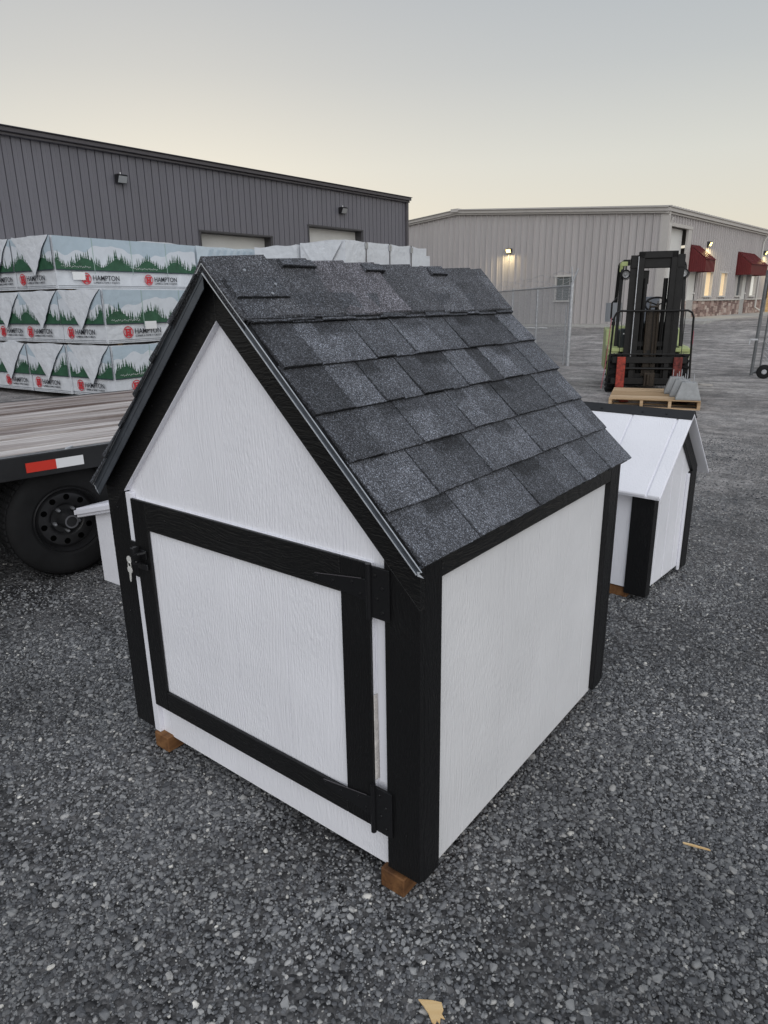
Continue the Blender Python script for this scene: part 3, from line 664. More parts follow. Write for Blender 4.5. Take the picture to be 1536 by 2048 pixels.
# vent / screened opening on the gable
mb = MB()
for s in (3.62, 4.46): mb.frame(TG(s, .05, 1.95), th_, tn, (0, 0, 1), .05, .1, 1.05)
for z in (1.45, 2.47): mb.frame(TG(4.04, .055, z), th_, tn, (0, 0, 1), .95, .12, .07)
v_ = mb.build('window', m_winframe, tw)
mb = MB(); mb.add([TG(3.64, .06, 1.47), TG(4.44, .06, 1.47), TG(4.44, .06, 2.45), TG(3.64, .06, 2.45)], [(0, 1, 2, 3)]); mb.build('window_screen', simple('grey_green_screen', (.11, .12, .115), .7), v_)
# base, eave gutter, roof
mb = MB(); mb.frame(TG(9.8, -.02, .30), th_, tn, (0, 0, 1), 19.9, .16, .44); mb.frame(TS(15.5, -.05, .40), ts, tsn, (0, 0, 1), 31.2, .14, .62); mb.build('foundation', m_concrete, tw)
mb = MB()
for off, z, h_, d_ in ((.05, 4.60, .06, .1), (.10, 4.71, .13, .16), (.13, 4.785, .02, .20)): mb.frame(TS(15.5, off, z), ts, tsn, (0, 0, 1), 31.3, d_, h_)
mb.build('gutter', m_tantrim, tw)
mb = MB(); rz = gtop(HALF)+.2
mb.add([TS(-.2, .2, 4.80), TS(31, .2, 4.80), TS(31, -HALF, rz), TS(-.2, -HALF, rz), TS(31, -2*HALF, 4.80), TS(-.2, -2*HALF, 4.80)], [(0, 1, 2, 3), (3, 2, 4, 5)])
for k in range(100): mb.bar(TS(-.1+k*.305, .22, 4.82), TS(-.1+k*.305, -HALF, rz+.02), .05, .04)
mb.add([TS(31, 0, .5), TS(31, -2*HALF, .5), TS(31, -2*HALF, 4.6), TS(31, -HALF, rz-.2), TS(31, 0, 4.6)], [(0, 1, 2, 3, 4)])
mb.build('roof', m_tantrim, tw)
# concrete walk beside the building and apron along the gable
mb = MB()
mb.add([TC+TS(-.3, 0, .69), TC+TS(-.3, 1.9, .67), TC+TS(31, 1.9, .72), TC+TS(31, 0, .74), TC+TS(-.3, 0, .3), TC+TS(-.3, 1.9, .3), TC+TS(31, 1.9, .3), TC+TS(31, 0, .3)], [(0, 1, 2, 3), (0, 4, 5, 1), (1, 5, 6, 2)])
o = mb.build('pavement', m_concrete); o['kind'] = 'structure'
mb = MB(); 
pv = [TC+TG(s, .85, .42+.02) for s in (0, 4, 8, 12, 16, 19.8)]; pb = [TC+TG(s, 0, .47) for s in (0, 4, 8, 12, 16, 19.8)]; pd = [p-Vector((0, 0, .25)) for p in pv]
mb.add(pv+pb+pd, [(i, i+1, 7+i, 6+i) for i in range(5)]+[(12+i, 13+i, i+1, i) for i in range(5)])
o = mb.build('path', m_concrete); o['kind'] = 'structure'
mb = MB(); mb.prism([(-.5, -.25), (.55, -.16), (.35, .2), (-.45, .25)], 0, .03, 'z'); o = mb.build('board', m_tapewhite)
zz = float(ground_z(-11.0, 25.7)); o.location = (-11.0, 25.7, zz+.02); o.scale = (1.3, 1.3, 1)
tag(o, 'flat pale sheet lying on the gravel beyond the chain-link fence', 'sheet')

# ------------------------------------------------------------------ chain-link fence
FA = Vector((-4.62, 14.42, 0)); FB = Vector((-11.6, 22.66, 0)); fd = (FB-FA).normalized(); fL = (FB-FA).length
fz = lambda s: float(ground_z(FA.x+fd.x*s, FA.y+fd.y*s))
fn = thing('chain_link_fence', 'grey galvanised chain-link fence topped with barbed wire, ending at a tall post', 'fence', FA)
mb = MB(); mb.tube([(0, 0, -.1), (0, 0, 1.86)], .045, 12); mb.build('end_post', m_galv, fn)
mb = MB(); mb.tube([(0, 0, 1.84), Vector((0, 0, 1.84))+Vector((.10, .05, .32))], .022, 8); mb.tube([(0, 0, 1.84), (-.03, -.02, 2.2)], .018, 8); mb.build('wire_arm', m_galv, fn)
mb = MB(); mb.tube([fd*.35+Vector((0, 0, -.05)), fd*.35+Vector((0, 0, 1.35))], .016, 6); mb.build('stake', m_galv, fn)
for s in (3.0, 6.0, 9.0, fL):
    mb = MB(); p = fd*s; mb.tube([p+Vector((0, 0, fz(s)-.1)), p+Vector((0, 0, 1.80+fz(s)*.3))], .03, 8); mb.build('line_post', m_galv, fn)
mb = MB(); mb.tube([Vector((0, 0, 1.79)), fd*fL+Vector((0, 0, 1.79))], .021, 8); mb.build('top_rail', m_galv, fn)
for i, (za, zb) in enumerate(((1.93, 1.86), (2.05, 1.98), (2.16, 2.10))):
    mb = MB(); pts = []
    for k in range(25):
        s = fL*k/24; pts.append(fd*s+Vector((.05*math.cos(k), 0, za+(zb-za)*k/24-.10*math.sin(math.pi*((k*.21+i*.3) % 1))+.02*math.sin(k*2.1+i))))
    mb.tube(pts, .0045, 4)
    for k in range(0, 24):
        p = pts[k]; mb.tube([p+Vector((-.03, 0, -.03)), p+Vector((.03, 0, .03))], .003, 3)
    mb.build('barbed_wire', m_galv, fn)
mb = MB(); sp = .078; zb0, zt0 = .04, 1.79
nd = int((fL+1.8)/sp)
for k in range(nd):
    for sgn in (1, -1):
        a = k*sp-(1.75 if sgn > 0 else 0); z0, z1 = zb0, zt0; s0_, s1_ = (a, a+1.75) if sgn > 0 else (a+1.75-0, a)
        if sgn < 0: s0_, s1_ = a, a-1.75
        # clip to fence
        def clip(s0, z0, s1, z1):
            for lim, side in ((0, 1), (fL, -1)):
                if side*(s0-lim) < 0 and side*(s1-lim) < 0: return None
                if side*(s0-lim) < 0: t_ = (lim-s0)/(s1-s0); s0, z0 = lim, z0+(z1-z0)*t_
                if side*(s1-lim) < 0: t_ = (lim-s0)/(s1-s0); s1, z1 = lim, z0+(z1-z0)*t_
            return s0, z0, s1, z1
        c = clip(s0_, z0, s1_, z1)
        if c and abs(c[0]-c[2]) > .02: mb.tube([fd*c[0]+Vector((0, 0, c[1])), fd*c[2]+Vector((0, 0, c[3]))], .0034, 3, cap=False)
o = mb.build('wire_mesh', m_galv, fn); o['kind'] = 'stuff'
# sliding gate end with its wheel at the right edge of the picture
m_darkgalv = simple('dark_weathered_pipe', (.13, .135, .14), .5, .4, var=.3, vscale=20)
gt = thing('sliding_gate', 'end of a chain-link gate on a small rubber wheel at the right edge', 'gate', (-.60, 13.62, 0), .32)
mb = MB(); mb.tube([(.02, 0, .06), (.06, 0, 1.95)], .03, 10); mb.tube([(.06, 0, 1.95), (4.2, 0, 1.95)], .025, 8); mb.tube([(.02, 0, .12), (4.2, 0, .12)], .025, 8); mb.tube([(4.2, 0, .08), (4.2, 0, 1.95)], .03, 8); mb.build('gate_frame', m_darkgalv, gt)
mb = MB(); mb.tube([(.15, -.02, .2), (.19, -.02, 1.9)], .016, 8); mb.build('tension_bar', m_darkgalv, gt)
mb = MB(); mb.bar((.05, -.02, .72), (-.08, -.02, .72), .02, .03); mb.bar((-.08, -.02, .73), (-.09, -.02, .62), .02, .02); mb.build('latch', m_galv, gt)
wh = MB(); wh.lathe([(.045, -.03), (.10, -.03), (.128, -.018), (.132, 0), (.128, .018), (.10, .03), (.045, .03)], (.22, -.06, .13), (0, 1, 0), 24); w_ = wh.build('wheel', m_rubber, gt, smooth=True)
wh = MB(); wh.lathe([(0, -.034), (.03, -.034), (.035, -.026), (.09, -.022), (.095, 0), (.09, .022), (0, .03)], (.22, -.06, .13), (0, 1, 0), 20); wh.build('wheel_hub', m_galv, w_, smooth=True)
mb = MB()
for k in range(52):
    a = .19+k*.078
    for sg in (1, -1):
        x1 = a+sg*1.8; z1 = 1.95; x0 = a; z0 = .12
        if x1 > 4.2: z1 = z0+(z1-z0)*(4.2-x0)/(x1-x0); x1 = 4.2
        if x1 < .19: z1 = z0+(z1-z0)*(x0-.19)/(x0-x1); x1 = .19
        if abs(x1-x0) > .03: mb.tube([(x0, 0, z0), (x1, 0, z1)], .0034, 3, cap=False)
o = mb.build('wire_mesh', m_galv, gt); o['kind'] = 'stuff'

# ------------------------------------------------------------------ lumber packages
def text_mesh(body, size, sx=1.0, mat=None, extr=.0015, shear=0, bold=0.0):
    cu = bpy.data.curves.new('letters', 'FONT'); cu.body = body; cu.size = size; cu.align_x = 'LEFT'; cu.extrude = extr; cu.shear = shear; cu.resolution_u = 3; cu.offset = bold
    ob = bpy.data.objects.new('letters', cu); COL.objects.link(ob)
    bpy.context.view_layer.update()
    me = bpy.data.meshes.new_from_object(ob.evaluated_get(bpy.context.evaluated_depsgraph_get()))
    bpy.data.objects.remove(ob); bpy.data.curves.remove(cu)
    co = np.array([v.co[:] for v in me.vertices]); co[:, 0] -= co[:, 0].min()
    w_ = co[:, 0].max(); co[:, 0] *= sx/w_; 
    fs = [list(p.vertices) for p in me.polygons]; bpy.data.meshes.remove(me)
    return co, fs
HT, HTf = text_mesh('HAMPTON', .122, .54, bold=.0006)
LT, LTf = text_mesh('LUMBER & FAMILY FORESTS', .045, .54)
HL, HLf = text_mesh('H', .15, .105, bold=.012)
def logo(F, s, z, wmax=None, part=None):
    """adds ring, H and words; F(s, z, off) -> point.  wmax clips anything past it."""
    red, ink = MB(), MB()
    rg = []; n = 28
    for r_ in (.098, .083):
        for j in range(n): a = 2*math.pi*j/n; rg.append(F(s+.1+r_*math.cos(a), z+r_*math.sin(a), .004))
    red.add(rg, [(j, (j+1) % n, n+(j+1) % n, n+j) for j in range(n)])
    def put(mb, co, fs, ox, oz, off):
        if wmax is not None:
            keep = [f for f in fs if all(co[i, 0]+ox < wmax for i in f)]
        else: keep = fs
        mb.add([F(ox+c[0], oz+c[1], off+c[2]) for c in co], keep)
    put(red, HL, HLf, s+.045, z-.055, .004)
    for zz in (-.055, .035):        # slab serifs
        red.add([F(s+.038, z+zz, .0045), F(s+.165, z+zz, .0045), F(s+.165, z+zz+.022, .0045), F(s+.038, z+zz+.022, .0045)], [(0, 1, 2, 3)])
    put(ink, HT, HTf, s+.235, z-.028, .004); put(ink, LT, LTf, s+.235, z-.080, .004)
    return red, ink
def printing(F, L, h, parent, seed, logos, name='wrap_print', sig=()):
    """flat print on one face of a package; F(s, z, off)"""
    rn = random.Random(seed); g = .36*h
    n = max(6, int(L/.12)); ss = [L*i/n for i in range(n+1)]
    sky_ = MB(); sky_.add([F(s, g, .002) for s in ss]+[F(s, h-.012, .002) for s in ss], [(i, i+1, n+2+i, n+1+i) for i in range(n)])
    p = sky_.build(name, m_tarpblue, parent)
    mt = MB(); m_ = int(L/.05); xs = [L*i/m_ for i in range(m_+1)]; ph = rn.uniform(0, 6)
    tops = [h*(.72+.09*math.sin(x*3.6+ph)+.06*abs(math.sin(x*7.3+ph*2))+.02*math.sin(x*19)) for x in xs]
    mt.add([F(x, g, .003) for x in xs]+[F(x, t_, .003) for x, t_ in zip(xs, tops)], [(i, i+1, m_+2+i, m_+1+i) for i in range(m_)])
    mt.build('mountain_print', m_tarpmount, p)
    tr = MB(); x = 0
    hs_ = lambda x: h*(.53+.085*math.cos((x+ph)*9.5))
    m2 = int(L/.04); xs = [L*i/m2 for i in range(m2+1)]
    tr.add([F(x, g, .004) for x in xs]+[F(x, hs_(x)-.02*h, .004) for x in xs], [(i, i+1, m2+2+i, m2+1+i) for i in range(m2)])
    while x < L-.03:
        w_ = rn.uniform(.018, .034); t_ = hs_(x+w_)+h*rn.uniform(.03, .20)
        for k in range(3):     # stepped fir silhouette
            za = hs_(x+w_)-.06*h+(t_-hs_(x+w_)+.06*h)*k/3.4; zb = za+(t_-hs_(x+w_)+.06*h)/2.1; ww = w_*(1-.28*k)
            tr.add([F(x+w_-ww, za, .0042), F(x+w_+ww, za, .0042), F(x+w_, min(zb, t_) if k < 2 else t_, .0042)], [(0, 1, 2)])
        x += rn.uniform(.028, .05)
    tr.build('forest_print', m_tarpgreen, p)
    st = MB(); n2 = n
    for za, zb in ((g-.008, g+.006), (.055*h, .063*h), (.025*h, .031*h)):
        st.add([F(s, za, .0045) for s in ss]+[F(s, zb, .0045) for s in ss], [(i, i+1, n+2+i, n+1+i) for i in range(n)])
    st.build('stripe_print', m_tarpnavy, p)
    for s, mx in logos:
        a, b = logo(F, s, .20*h, mx)
        a.build('logo_print', m_red, p); b.build('lettering', m_ink, p)
    for s in sig:              # handwritten white line over the forest band, illegible in the photograph
        sg = MB(); pts = []
        for k in range(46):
            pts.append(F(s+k*.0125, .425*h+.014*math.sin(k*1.9)+.008*math.sin(k*.7), .006))
        sg.tube(pts, .0022, 3, cap=False); sg.build('script_line', m_tapewhite, p)
    return p
def wob(x, y, z, amp=.022):
    v = Vector((x*1.7, y*1.7, z*2.1)); return amp*noise.noise(v)+amp*.5*noise.noise(v*3.1+Vector((5, 5, 5)))
def package(parent_loc, rz, x0, x1, y0, y1, z0, z1, label, seed, kind='hampton', logos_end=(), logos_side=(), sig=(), group='wrapped lumber packages'):
    t_ = thing('lumber_package', label, 'lumber package', parent_loc, rz, group)
    h = z1-z0; w_ = x1-x0; Ln = y1-y0
    nx, ny, nz = max(6, int(w_/.12)), max(10, int(Ln/.15)), 8
    bm = bmesh.new(); verts = {}
    def P(i, j, k):
        key = (i, j, k)
        if key in verts: return verts[key]
        x, y, z = x0+w_*i/nx, y0+Ln*j/ny, z0+h*k/nz
        ed = (i in (0, nx)) + (j in (0, ny)) + (k == nz)
        sag = -.012*math.sin(i/nx*9)*(k == nz)+ (.04*noise.noise(Vector((x*2.2, y*2.2, seed))) if k == nz else 0)
        dx = (1 if i == nx else -1 if i == 0 else 0)*wob(x, y, z+seed); dy = (1 if j == ny else -1 if j == 0 else 0)*wob(x+3, y, z+seed)
        if ed >= 2: dx *= .3; dy *= .3
        verts[key] = bm.verts.new((x+dx, y+dy, z+sag)); return verts[key]
    for i in range(nx):
        for j in range(ny): bm.faces.new((P(i, j, nz), P(i+1, j, nz), P(i+1, j+1, nz), P(i, j+1, nz)))
    for i in range(nx):
        for k in range(nz):
            bm.faces.new((P(i, 0, k), P(i+1, 0, k), P(i+1, 0, k+1), P(i, 0, k+1)))
            bm.faces.new((P(i, ny, k), P(i, ny, k+1), P(i+1, ny, k+1), P(i+1, ny, k)))
    for j in range(ny):
        for k in range(nz):
            bm.faces.new((P(nx, j, k), P(nx, j+1, k), P(nx, j+1, k+1), P(nx, j, k+1)))
            bm.faces.new((P(0, j, k), P(0, j, k+1), P(0, j+1, k+1), P(0, j+1, k)))
    me = bpy.data.meshes.new('wrap'); bm.to_mesh(me); bm.free(); me.shade_smooth(); me.set_sharp_from_angle(angle=R(40))
    me.materials.append(m_tarp if kind != 'blue' else m_softblue)
    wr = linkobj('wrap', me, t_)
    lm = MB()
    lm.box(x0+.03, x1-.03, y0+.03, y1-.03, z0-.004, z0+.02)
    for yy in (y0+.25, (y0+y1)/2, y1-.25): lm.box(x0+.02, x1-.02, yy-.045, yy+.045, z0-.026, z0-.005)
    lm.build('bunk_timber', m_lumber, t_)
    OFF = .026
    def FE(s, z, off): return Vector((x0+s, y0-OFF-off, z0+z))
    def FS(s, z, off): return Vector((x1+OFF+off, y0+s, z0+z))
    if kind == 'hampton':
        printing(FE, w_, h, t_, seed, logos_end)
        printing(FS, Ln, h, t_, seed+1, logos_side, sig=sig)
        # folded corner strip joins both prints, then the torn triangular end flap over the end print
        fl = MB(); n = 8; rn = random.Random(seed+9)
        apx, apz = w_*rn.uniform(.46, .58), h*rn.uniform(.22, .30)
        rows = 9; grid = []
        for r_ in range(rows+1):
            t1 = r_/rows; z = h-.004-(h-apz)*t1; a = .03+(apx-.03)*t1+rn.uniform(-.006, .006)+.03*math.sin(t1*3.1); b = w_-.02-(w_-.02-apx)*t1+rn.uniform(-.012, .012)-.025*math.sin(t1*6)
            if r_ == rows: b = a+.02
            for c in range(n+1):
                u_ = c/n; s = a+(b-a)*u_; off = .006+.03*math.sin(math.pi*u_)*(1-t1*.4)*abs(noise.noise(Vector((s*3, z*3, seed))))+.02*t1+(.035*t1*(1-t1)*2 if c == n else 0)
                grid.append(FE(s, z, off))
        fl.add(grid, [(r_*(n+1)+c, r_*(n+1)+c+1, (r_+1)*(n+1)+c+1, (r_+1)*(n+1)+c) for r_ in range(rows) for c in range(n)])
        o = fl.build('end_flap', m_tarp, t_, smooth=True)
        sh = MB()          # dark line drawn along the gap edge of the flap
        ed = [grid[r_*(n+1)+n] for r_ in range(rows+1)]
        sh.tube([e+Vector((.006, .004, 0)) for e in ed], .006, 5); sh.build('flap_gap_line', m_tarpnavy, o)
        for s in (Ln*.24, Ln*.5, Ln*.76):
            b = MB(); b.box(x1+OFF+.004, x1+OFF+.008, y0+s-.005, y0+s+.005, z0+.30*h, z1-.01); b.build('strap', m_strap, t_)
    elif kind == 'strapped':
        for s in (Ln*.22, Ln*.5, Ln*.78):
            b = MB(); b.box(x1+.012, x1+.02, y0+s-.014, y0+s+.014, z0, z1+.01); b.box(x0, x1+.02, y0+s-.014, y0+s+.014, z1+.012, z1+.018); st = b.build('strap', m_graytrim, t_)
            b = MB(); b.box(x1+.018, x1+.032, y0+s-.05, y0+s+.05, z1-.14, z1-.02); b.build('strap_guard', m_galv, st)
        b = MB()
        for k, (s, z, w2) in enumerate(((.05, .42, .16), (.07, .38, .10), (.03, .22, .22), (.05, .18, .15))):
            b.add([FS(Ln-.42+s, z, .002), FS(Ln-.42+s+w2, z, .002), FS(Ln-.42+s+w2, z+.022, .002), FS(Ln-.42+s, z+.022, .002)], [(0, 1, 2, 3)])
        b.build('stencil_print', m_graytrim, t_)
        f_ = MB(); f_.add([FE(.04, h-.02, .006), FE(w_-.04, h-.02, .006), FE(w_*.5, .12*h, .02)], [(0, 1, 2)]); f_.build('end_flap', m_tarp, t_)
    elif kind == 'label':
        b = MB()
        for zz, a0, a1 in ((.72, .1, .9), (.55, .2, .7), (.50, .2, .8), (.42, .15, .85), (.30, .1, .5)):
            b.add([FE(w_*a0, h*zz, .003), FE(w_*a1, h*zz, .003), FE(w_*a1, h*zz+.04, .003), FE(w_*a0, h*zz+.04, .003)], [(0, 1, 2, 3)])
            b.add([FS(.3*a0, h*zz, .003), FS(.3*a1, h*zz, .003), FS(.3*a1, h*zz+.04, .003), FS(.3*a0, h*zz+.04, .003)], [(0, 1, 2, 3)])
        b.build('stencil_print', m_tarpnavy, t_)
    elif kind == 'blue':
        b = MB()
        for k in range(16):
            s = k*.19; b.add([FS(s, .05, .003), FS(s+.05, .05, .003), FS(s+.45 if s+.45 < Ln else Ln, h-.05, .003), FS(s+.38 if s+.38 < Ln else Ln-.02, h-.05, .003)], [(0, 1, 2, 3)])
        b.build('diagonal_print', m_tarpblue, t_)
    return t_
LO = (-8.668, 5.256, -.06); LR = .074; PH = .893; PW2 = 1.22
# columns count leftwards from the one nearest the shed; levels from the ground
labs = {
 (0, 0): 'forest-print lumber package low in the stack nearest the shed, half hidden by trailer deck',
 (0, 1): 'forest-print lumber package on top of the two-high stack nearest the shed',
 (1, 0): 'forest-print lumber package at the bottom of the second stack from the shed',
 (1, 1): 'forest-print lumber package in the middle of the second stack from the shed',
 (1, 2): 'forest-print lumber package topmost of its stack, long side with two full red H logos showing',
 (2, 0): 'forest-print lumber package end at the bottom of the third stack from the shed',
 (2, 1): 'forest-print lumber package end in the middle of the third stack from the shed',
 (2, 2): 'forest-print lumber package end on top of the third stack from the shed',
 (3, 0): 'lumber package end at the bottom of the stack cut by the left picture edge',
 (3, 1): 'lumber package end in the middle of the stack cut by the left picture edge',
 (3, 2): 'lumber package end on top of the stack cut by the left picture edge'}
for (c, lv), lab in labs.items():
    x1 = -c*PW2-.012; x0 = -(c+1)*PW2+.012; z0 = .075+lv*PH-.02; z1 = z0+PH-.030
    jit = random.Random(c*7+lv).uniform(-.03, .03)
    le = {0: [(.15, 1.15)], 1: [(.12, 1.15)], 2: [(.35, 1.12)], 3: [(.45, 1.12)]}[c]
    ls = [(.45, None), (1.78, None)] if lv == 2 else [(.30, None), (1.75, None)]
    package(LO, LR, x0, x1, jit, 3.08+jit, z0, z1, lab, c*11+lv*3+1, 'hampton', le, ls, sig=(.1, 1.55))
# small paper tags
for (c, z_, y_) in ((1, 1.99, .28), (0, 1.16, .72)):
    x_ = -c*PW2+.03; mb = MB(); mb.box(x_, x_+.003, y_, y_+.24, z_, z_+.13); o = mb.build('paper_label', m_tapewhite)
    par = [q for q in bpy.data.objects if q.get('label') == labs[(1, 2) if c else (0, 1)]][0]; o.parent = par
package(LO, LR, -2*PW2+.012, -PW2-.012, 3.16, 6.0, .075+2*PH+.02, .075+3*PH-.05, 'pale blue striped lumber package behind the long forest-print one, just above the shed roof peak', 61, 'blue', group='plain wrapped lumber packages')
for lv in (0, 1): package(LO, LR, -2*PW2+.012, -PW2-.012, 3.16, 6.0, .075+lv*PH-.02, .075+(lv+1)*PH-.105, ['pale blue lumber package at the bottom of the stack behind the forest-print packages', 'pale blue lumber package in the middle of the stack behind the forest-print packages'][lv], 63+lv, 'blue', group='plain wrapped lumber packages')
WO = (-7.53, 9.94, -.06)
for lv in range(3):
    z0 = .075+lv*.92; z1 = z0+.84
    package(WO, .08, -1.16, 0, 0, 3.25, z0, z1, ['plain white strapped lumber package at the bottom of the white stack', 'plain white strapped lumber package in the middle of the white stack', 'plain white lumber package with three dark straps, top of its stack above the shed ridge'][lv], 70+lv, 'strapped', group='plain wrapped lumber packages')
    package(WO, .08, -2.40, -1.22, -.05, 3.1, z0, z1-.04, ['plain white lumber package at the bottom, left neighbour of the strapped white stack', 'plain white lumber package in the middle, left neighbour of the strapped white stack', 'plain white lumber package on top, between the blue striped one and the three-strap one'][lv], 80+lv, 'plain', group='plain wrapped lumber packages')
for lv in range(3):
    z0 = .075+lv*.90; package((-8.62, 13.5, -.06), .08, -1.1, 0, 0, 1.2, z0, z0+.83, ['white lumber package with dark print at the bottom, farthest stack', 'white lumber package with dark print in the middle, farthest stack', 'small-looking white lumber package with dark print, farthest right of the packages'][lv], 90+lv, 'label', group='plain wrapped lumber packages')

# ------------------------------------------------------------------ flatbed trailer
TRH = 1.425; tl = thing('flatbed_trailer', 'black flatbed trailer with weathered plank deck and red and white reflective tape on its rail', 'trailer', (-1.578, .58, 0), TRH)
X0, X1, DW, DZ = -4.2, 2.5, 2.42, .739
def plk(x): return x
mb = MB(); mb.box(X0, X1, 0, .055, .618, .738); mb.box(X0, X1, .055, .065, .63, .70)
mb.build('side_rail', m_tblack, tl, bevel=.004)
mb = MB(); mb.box(X0, X1, DW-.05, DW, .618, .738); mb.build('side_rail', m_tblack, tl, bevel=.004)
mb = MB(); mb.box(X0, X1, .003, .007, .7395, .7435); mb.build('rail_edge', m_galv, tl)
mb = MB(); mb.box(X0, X1, .036, .039, .7395, .742); mb.build('rail_edge', m_galv, tl)
for xx in (-.62, .10, .82, 1.6):
    mb = MB(); mb.bar((xx, .004, .746), (xx+.045, .040, .746), .012, .006); mb.build('rail_tab', m_dripbright, tl)
mb = MB()
for xx in np.arange(X0+.3, X1, .6): mb.box(xx, xx+.05, .06, DW-.06, .62, .69)
mb.build('cross_member', m_tblack, tl)
for yy in (.62, 1.72):
    mb = MB(); mb.box(X0, X1, yy, yy+.012, .40, .60); mb.box(X0, X1, yy-.05, yy+.06, .595, .615); mb.box(X0, X1, yy-.05, yy+.06, .39, .405); mb.build('frame_beam', m_tblack, tl)
nb = 13; bw = (DW-.07-.07)/nb; rn = random.Random(3)
for k in range(nb):
    y0 = .075+k*bw; jz = rn.uniform(-.010, .008)
    mb = MB(); n = 14; vs = []
    for i in range(n+1):
        xx = X0+(X1-X0)*i/n; dz = jz+.002*math.sin(i*1.7+k)
        ya, yb = y0+.017+rn.uniform(0, .004), y0+bw-.017-rn.uniform(0, .004)
        vs += [(xx, ya, .690), (xx, ya, .741+dz), (xx, yb, .741+dz+rn.uniform(-.001, .001)), (xx, yb, .690)]
    fs = [(0, 1, 2, 3), (4*n+3, 4*n+2, 4*n+1, 4*n)]
    for i in range(n):
        for j in range(4): fs.append((4*i+j, 4*i+(j+1) % 4, 4*i+4+(j+1) % 4, 4*i+4+j))
    mb.add(vs, fs); mb.build('plank', m_deck, tl)
mb = MB(); mb.box(-.115, .036, -.0035, -.0005, .648, .699); mb.build('reflective_tape', m_tapered, tl)['label'] = 'red half of the reflective tape'
mb = MB(); mb.box(.036, .180, -.0035, -.0005, .648, .699); mb.build('reflective_tape', m_tapewhite, tl)['label'] = 'white half of the reflective tape'
m_darkhub = simple('dull_hub_metal', (.16, .16, .17), .45, .5)
def wheel(cx, side):
    yo = .075 if side == 0 else DW-.075; sg = 1 if side == 0 else -1; r_ = .325; hw = .105
    a = (0, -sg, 0); c = (cx, yo+sg*hw, r_+.002)
    mb = MB(); mb.lathe([(.185, .085), (.20, .10), (.235, .106), (.275, .106), (.30, .098), (.317, .08), (.325, .05), (.325, -.05), (.317, -.08), (.29, -.10), (.22, -.106), (.185, -.09)], c, a, 48)
    ty = mb.build('wheel', m_rubber, tl, smooth=True)
    mb = MB()
    for j in range(56):       # tread blocks round the shoulder
        t1 = 2*math.pi*j/56
        for q in (-.062, -.02, .022, .064):
            d_ = Vector((math.cos(t1), 0, math.sin(t1))); tg = Vector((-math.sin(t1), 0, math.cos(t1)))
            mb.frame(Vector(c)+Vector((0, -sg*q, 0))+d_*.326, tg, (0, 1, 0), d_, .026, .032, .010)
    mb.build('tread', m_rubber, ty)
    mb = MB(); mb.lathe([(.188, .085), (.181, .092), (.176, .082), (.172, .05), (.168, .045), (.160, .050), (.150, .060), (.10, .062), (.088, .056), (.080, .045), (0, .045)], c, a, 40)
    ri = mb.build('rim', m_rim, ty, smooth=True)
    cc = Vector(c)
    ho = MB()
    for j in range(10):       # flat black discs paint the shade inside the round hand holes
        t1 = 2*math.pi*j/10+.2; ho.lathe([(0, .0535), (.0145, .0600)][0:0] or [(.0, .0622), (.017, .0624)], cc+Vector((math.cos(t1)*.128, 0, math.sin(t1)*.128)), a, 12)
    ho.build('hand_hole_shade', simple('hole_shadow_black', (.002, .002, .002), 1, 0, 0) if 'hole_shadow_black' not in bpy.data.materials else bpy.data.materials['hole_shadow_black'], ty)
    mb = MB(); mb.lathe([(.05, .045), (.05, .075), (.043, .085), (.040, .125), (.034, .135), (0, .135)], c, a, 24); mb.build('hub', m_rim, ty, smooth=True)
    mb = MB(); mb.lathe([(.037, .1352), (.037, .139), (.029, .139), (.029, .1352)], c, a, 24); mb.build('hub_ring', m_darkhub, ty, smooth=True)
    for j in range(5):
        t1 = 2*math.pi*j/5+.9; mb = MB(); p = cc+Vector((math.cos(t1)*.068, 0, math.sin(t1)*.068)); mb.lathe([(.0105, .045), (.0105, .066), (.007, .075), (0, .076)], p, a, 6); mb.build('lug_nut', m_galv, ty)
for cx in (.085, -.80):
    wheel(cx, 0); wheel(cx, 1)
mb = MB()
for cx in (.085, -.80): mb.tube([(cx, .2, .327), (cx, DW-.2, .327)], .045, 10)
mb.build('axle', m_tblack, tl)
mb = MB()
for s0 in (-.98, -.12):
    for k in range(4): 
        pts = [(s0+.12+.17*i/1.0*1.0, .44+0*k, .36+.05*((i-2)/2)**2-.012*k) for i in range(5)]
        mb.tube([(s0-.12+.15*i, .44, .37+.055*((i-2)/2)**2-.012*k+.03) for i in range(5)], .022-.003*k, 6)
mb.box(-.42, -.30, .40, .48, .34, .62); mb.box(-1.30, -1.2, .40, .48, .36, .62); mb.box(.52, .60, .40, .48, .36, .62)
mb.build('leaf_spring', m_tblack, tl)

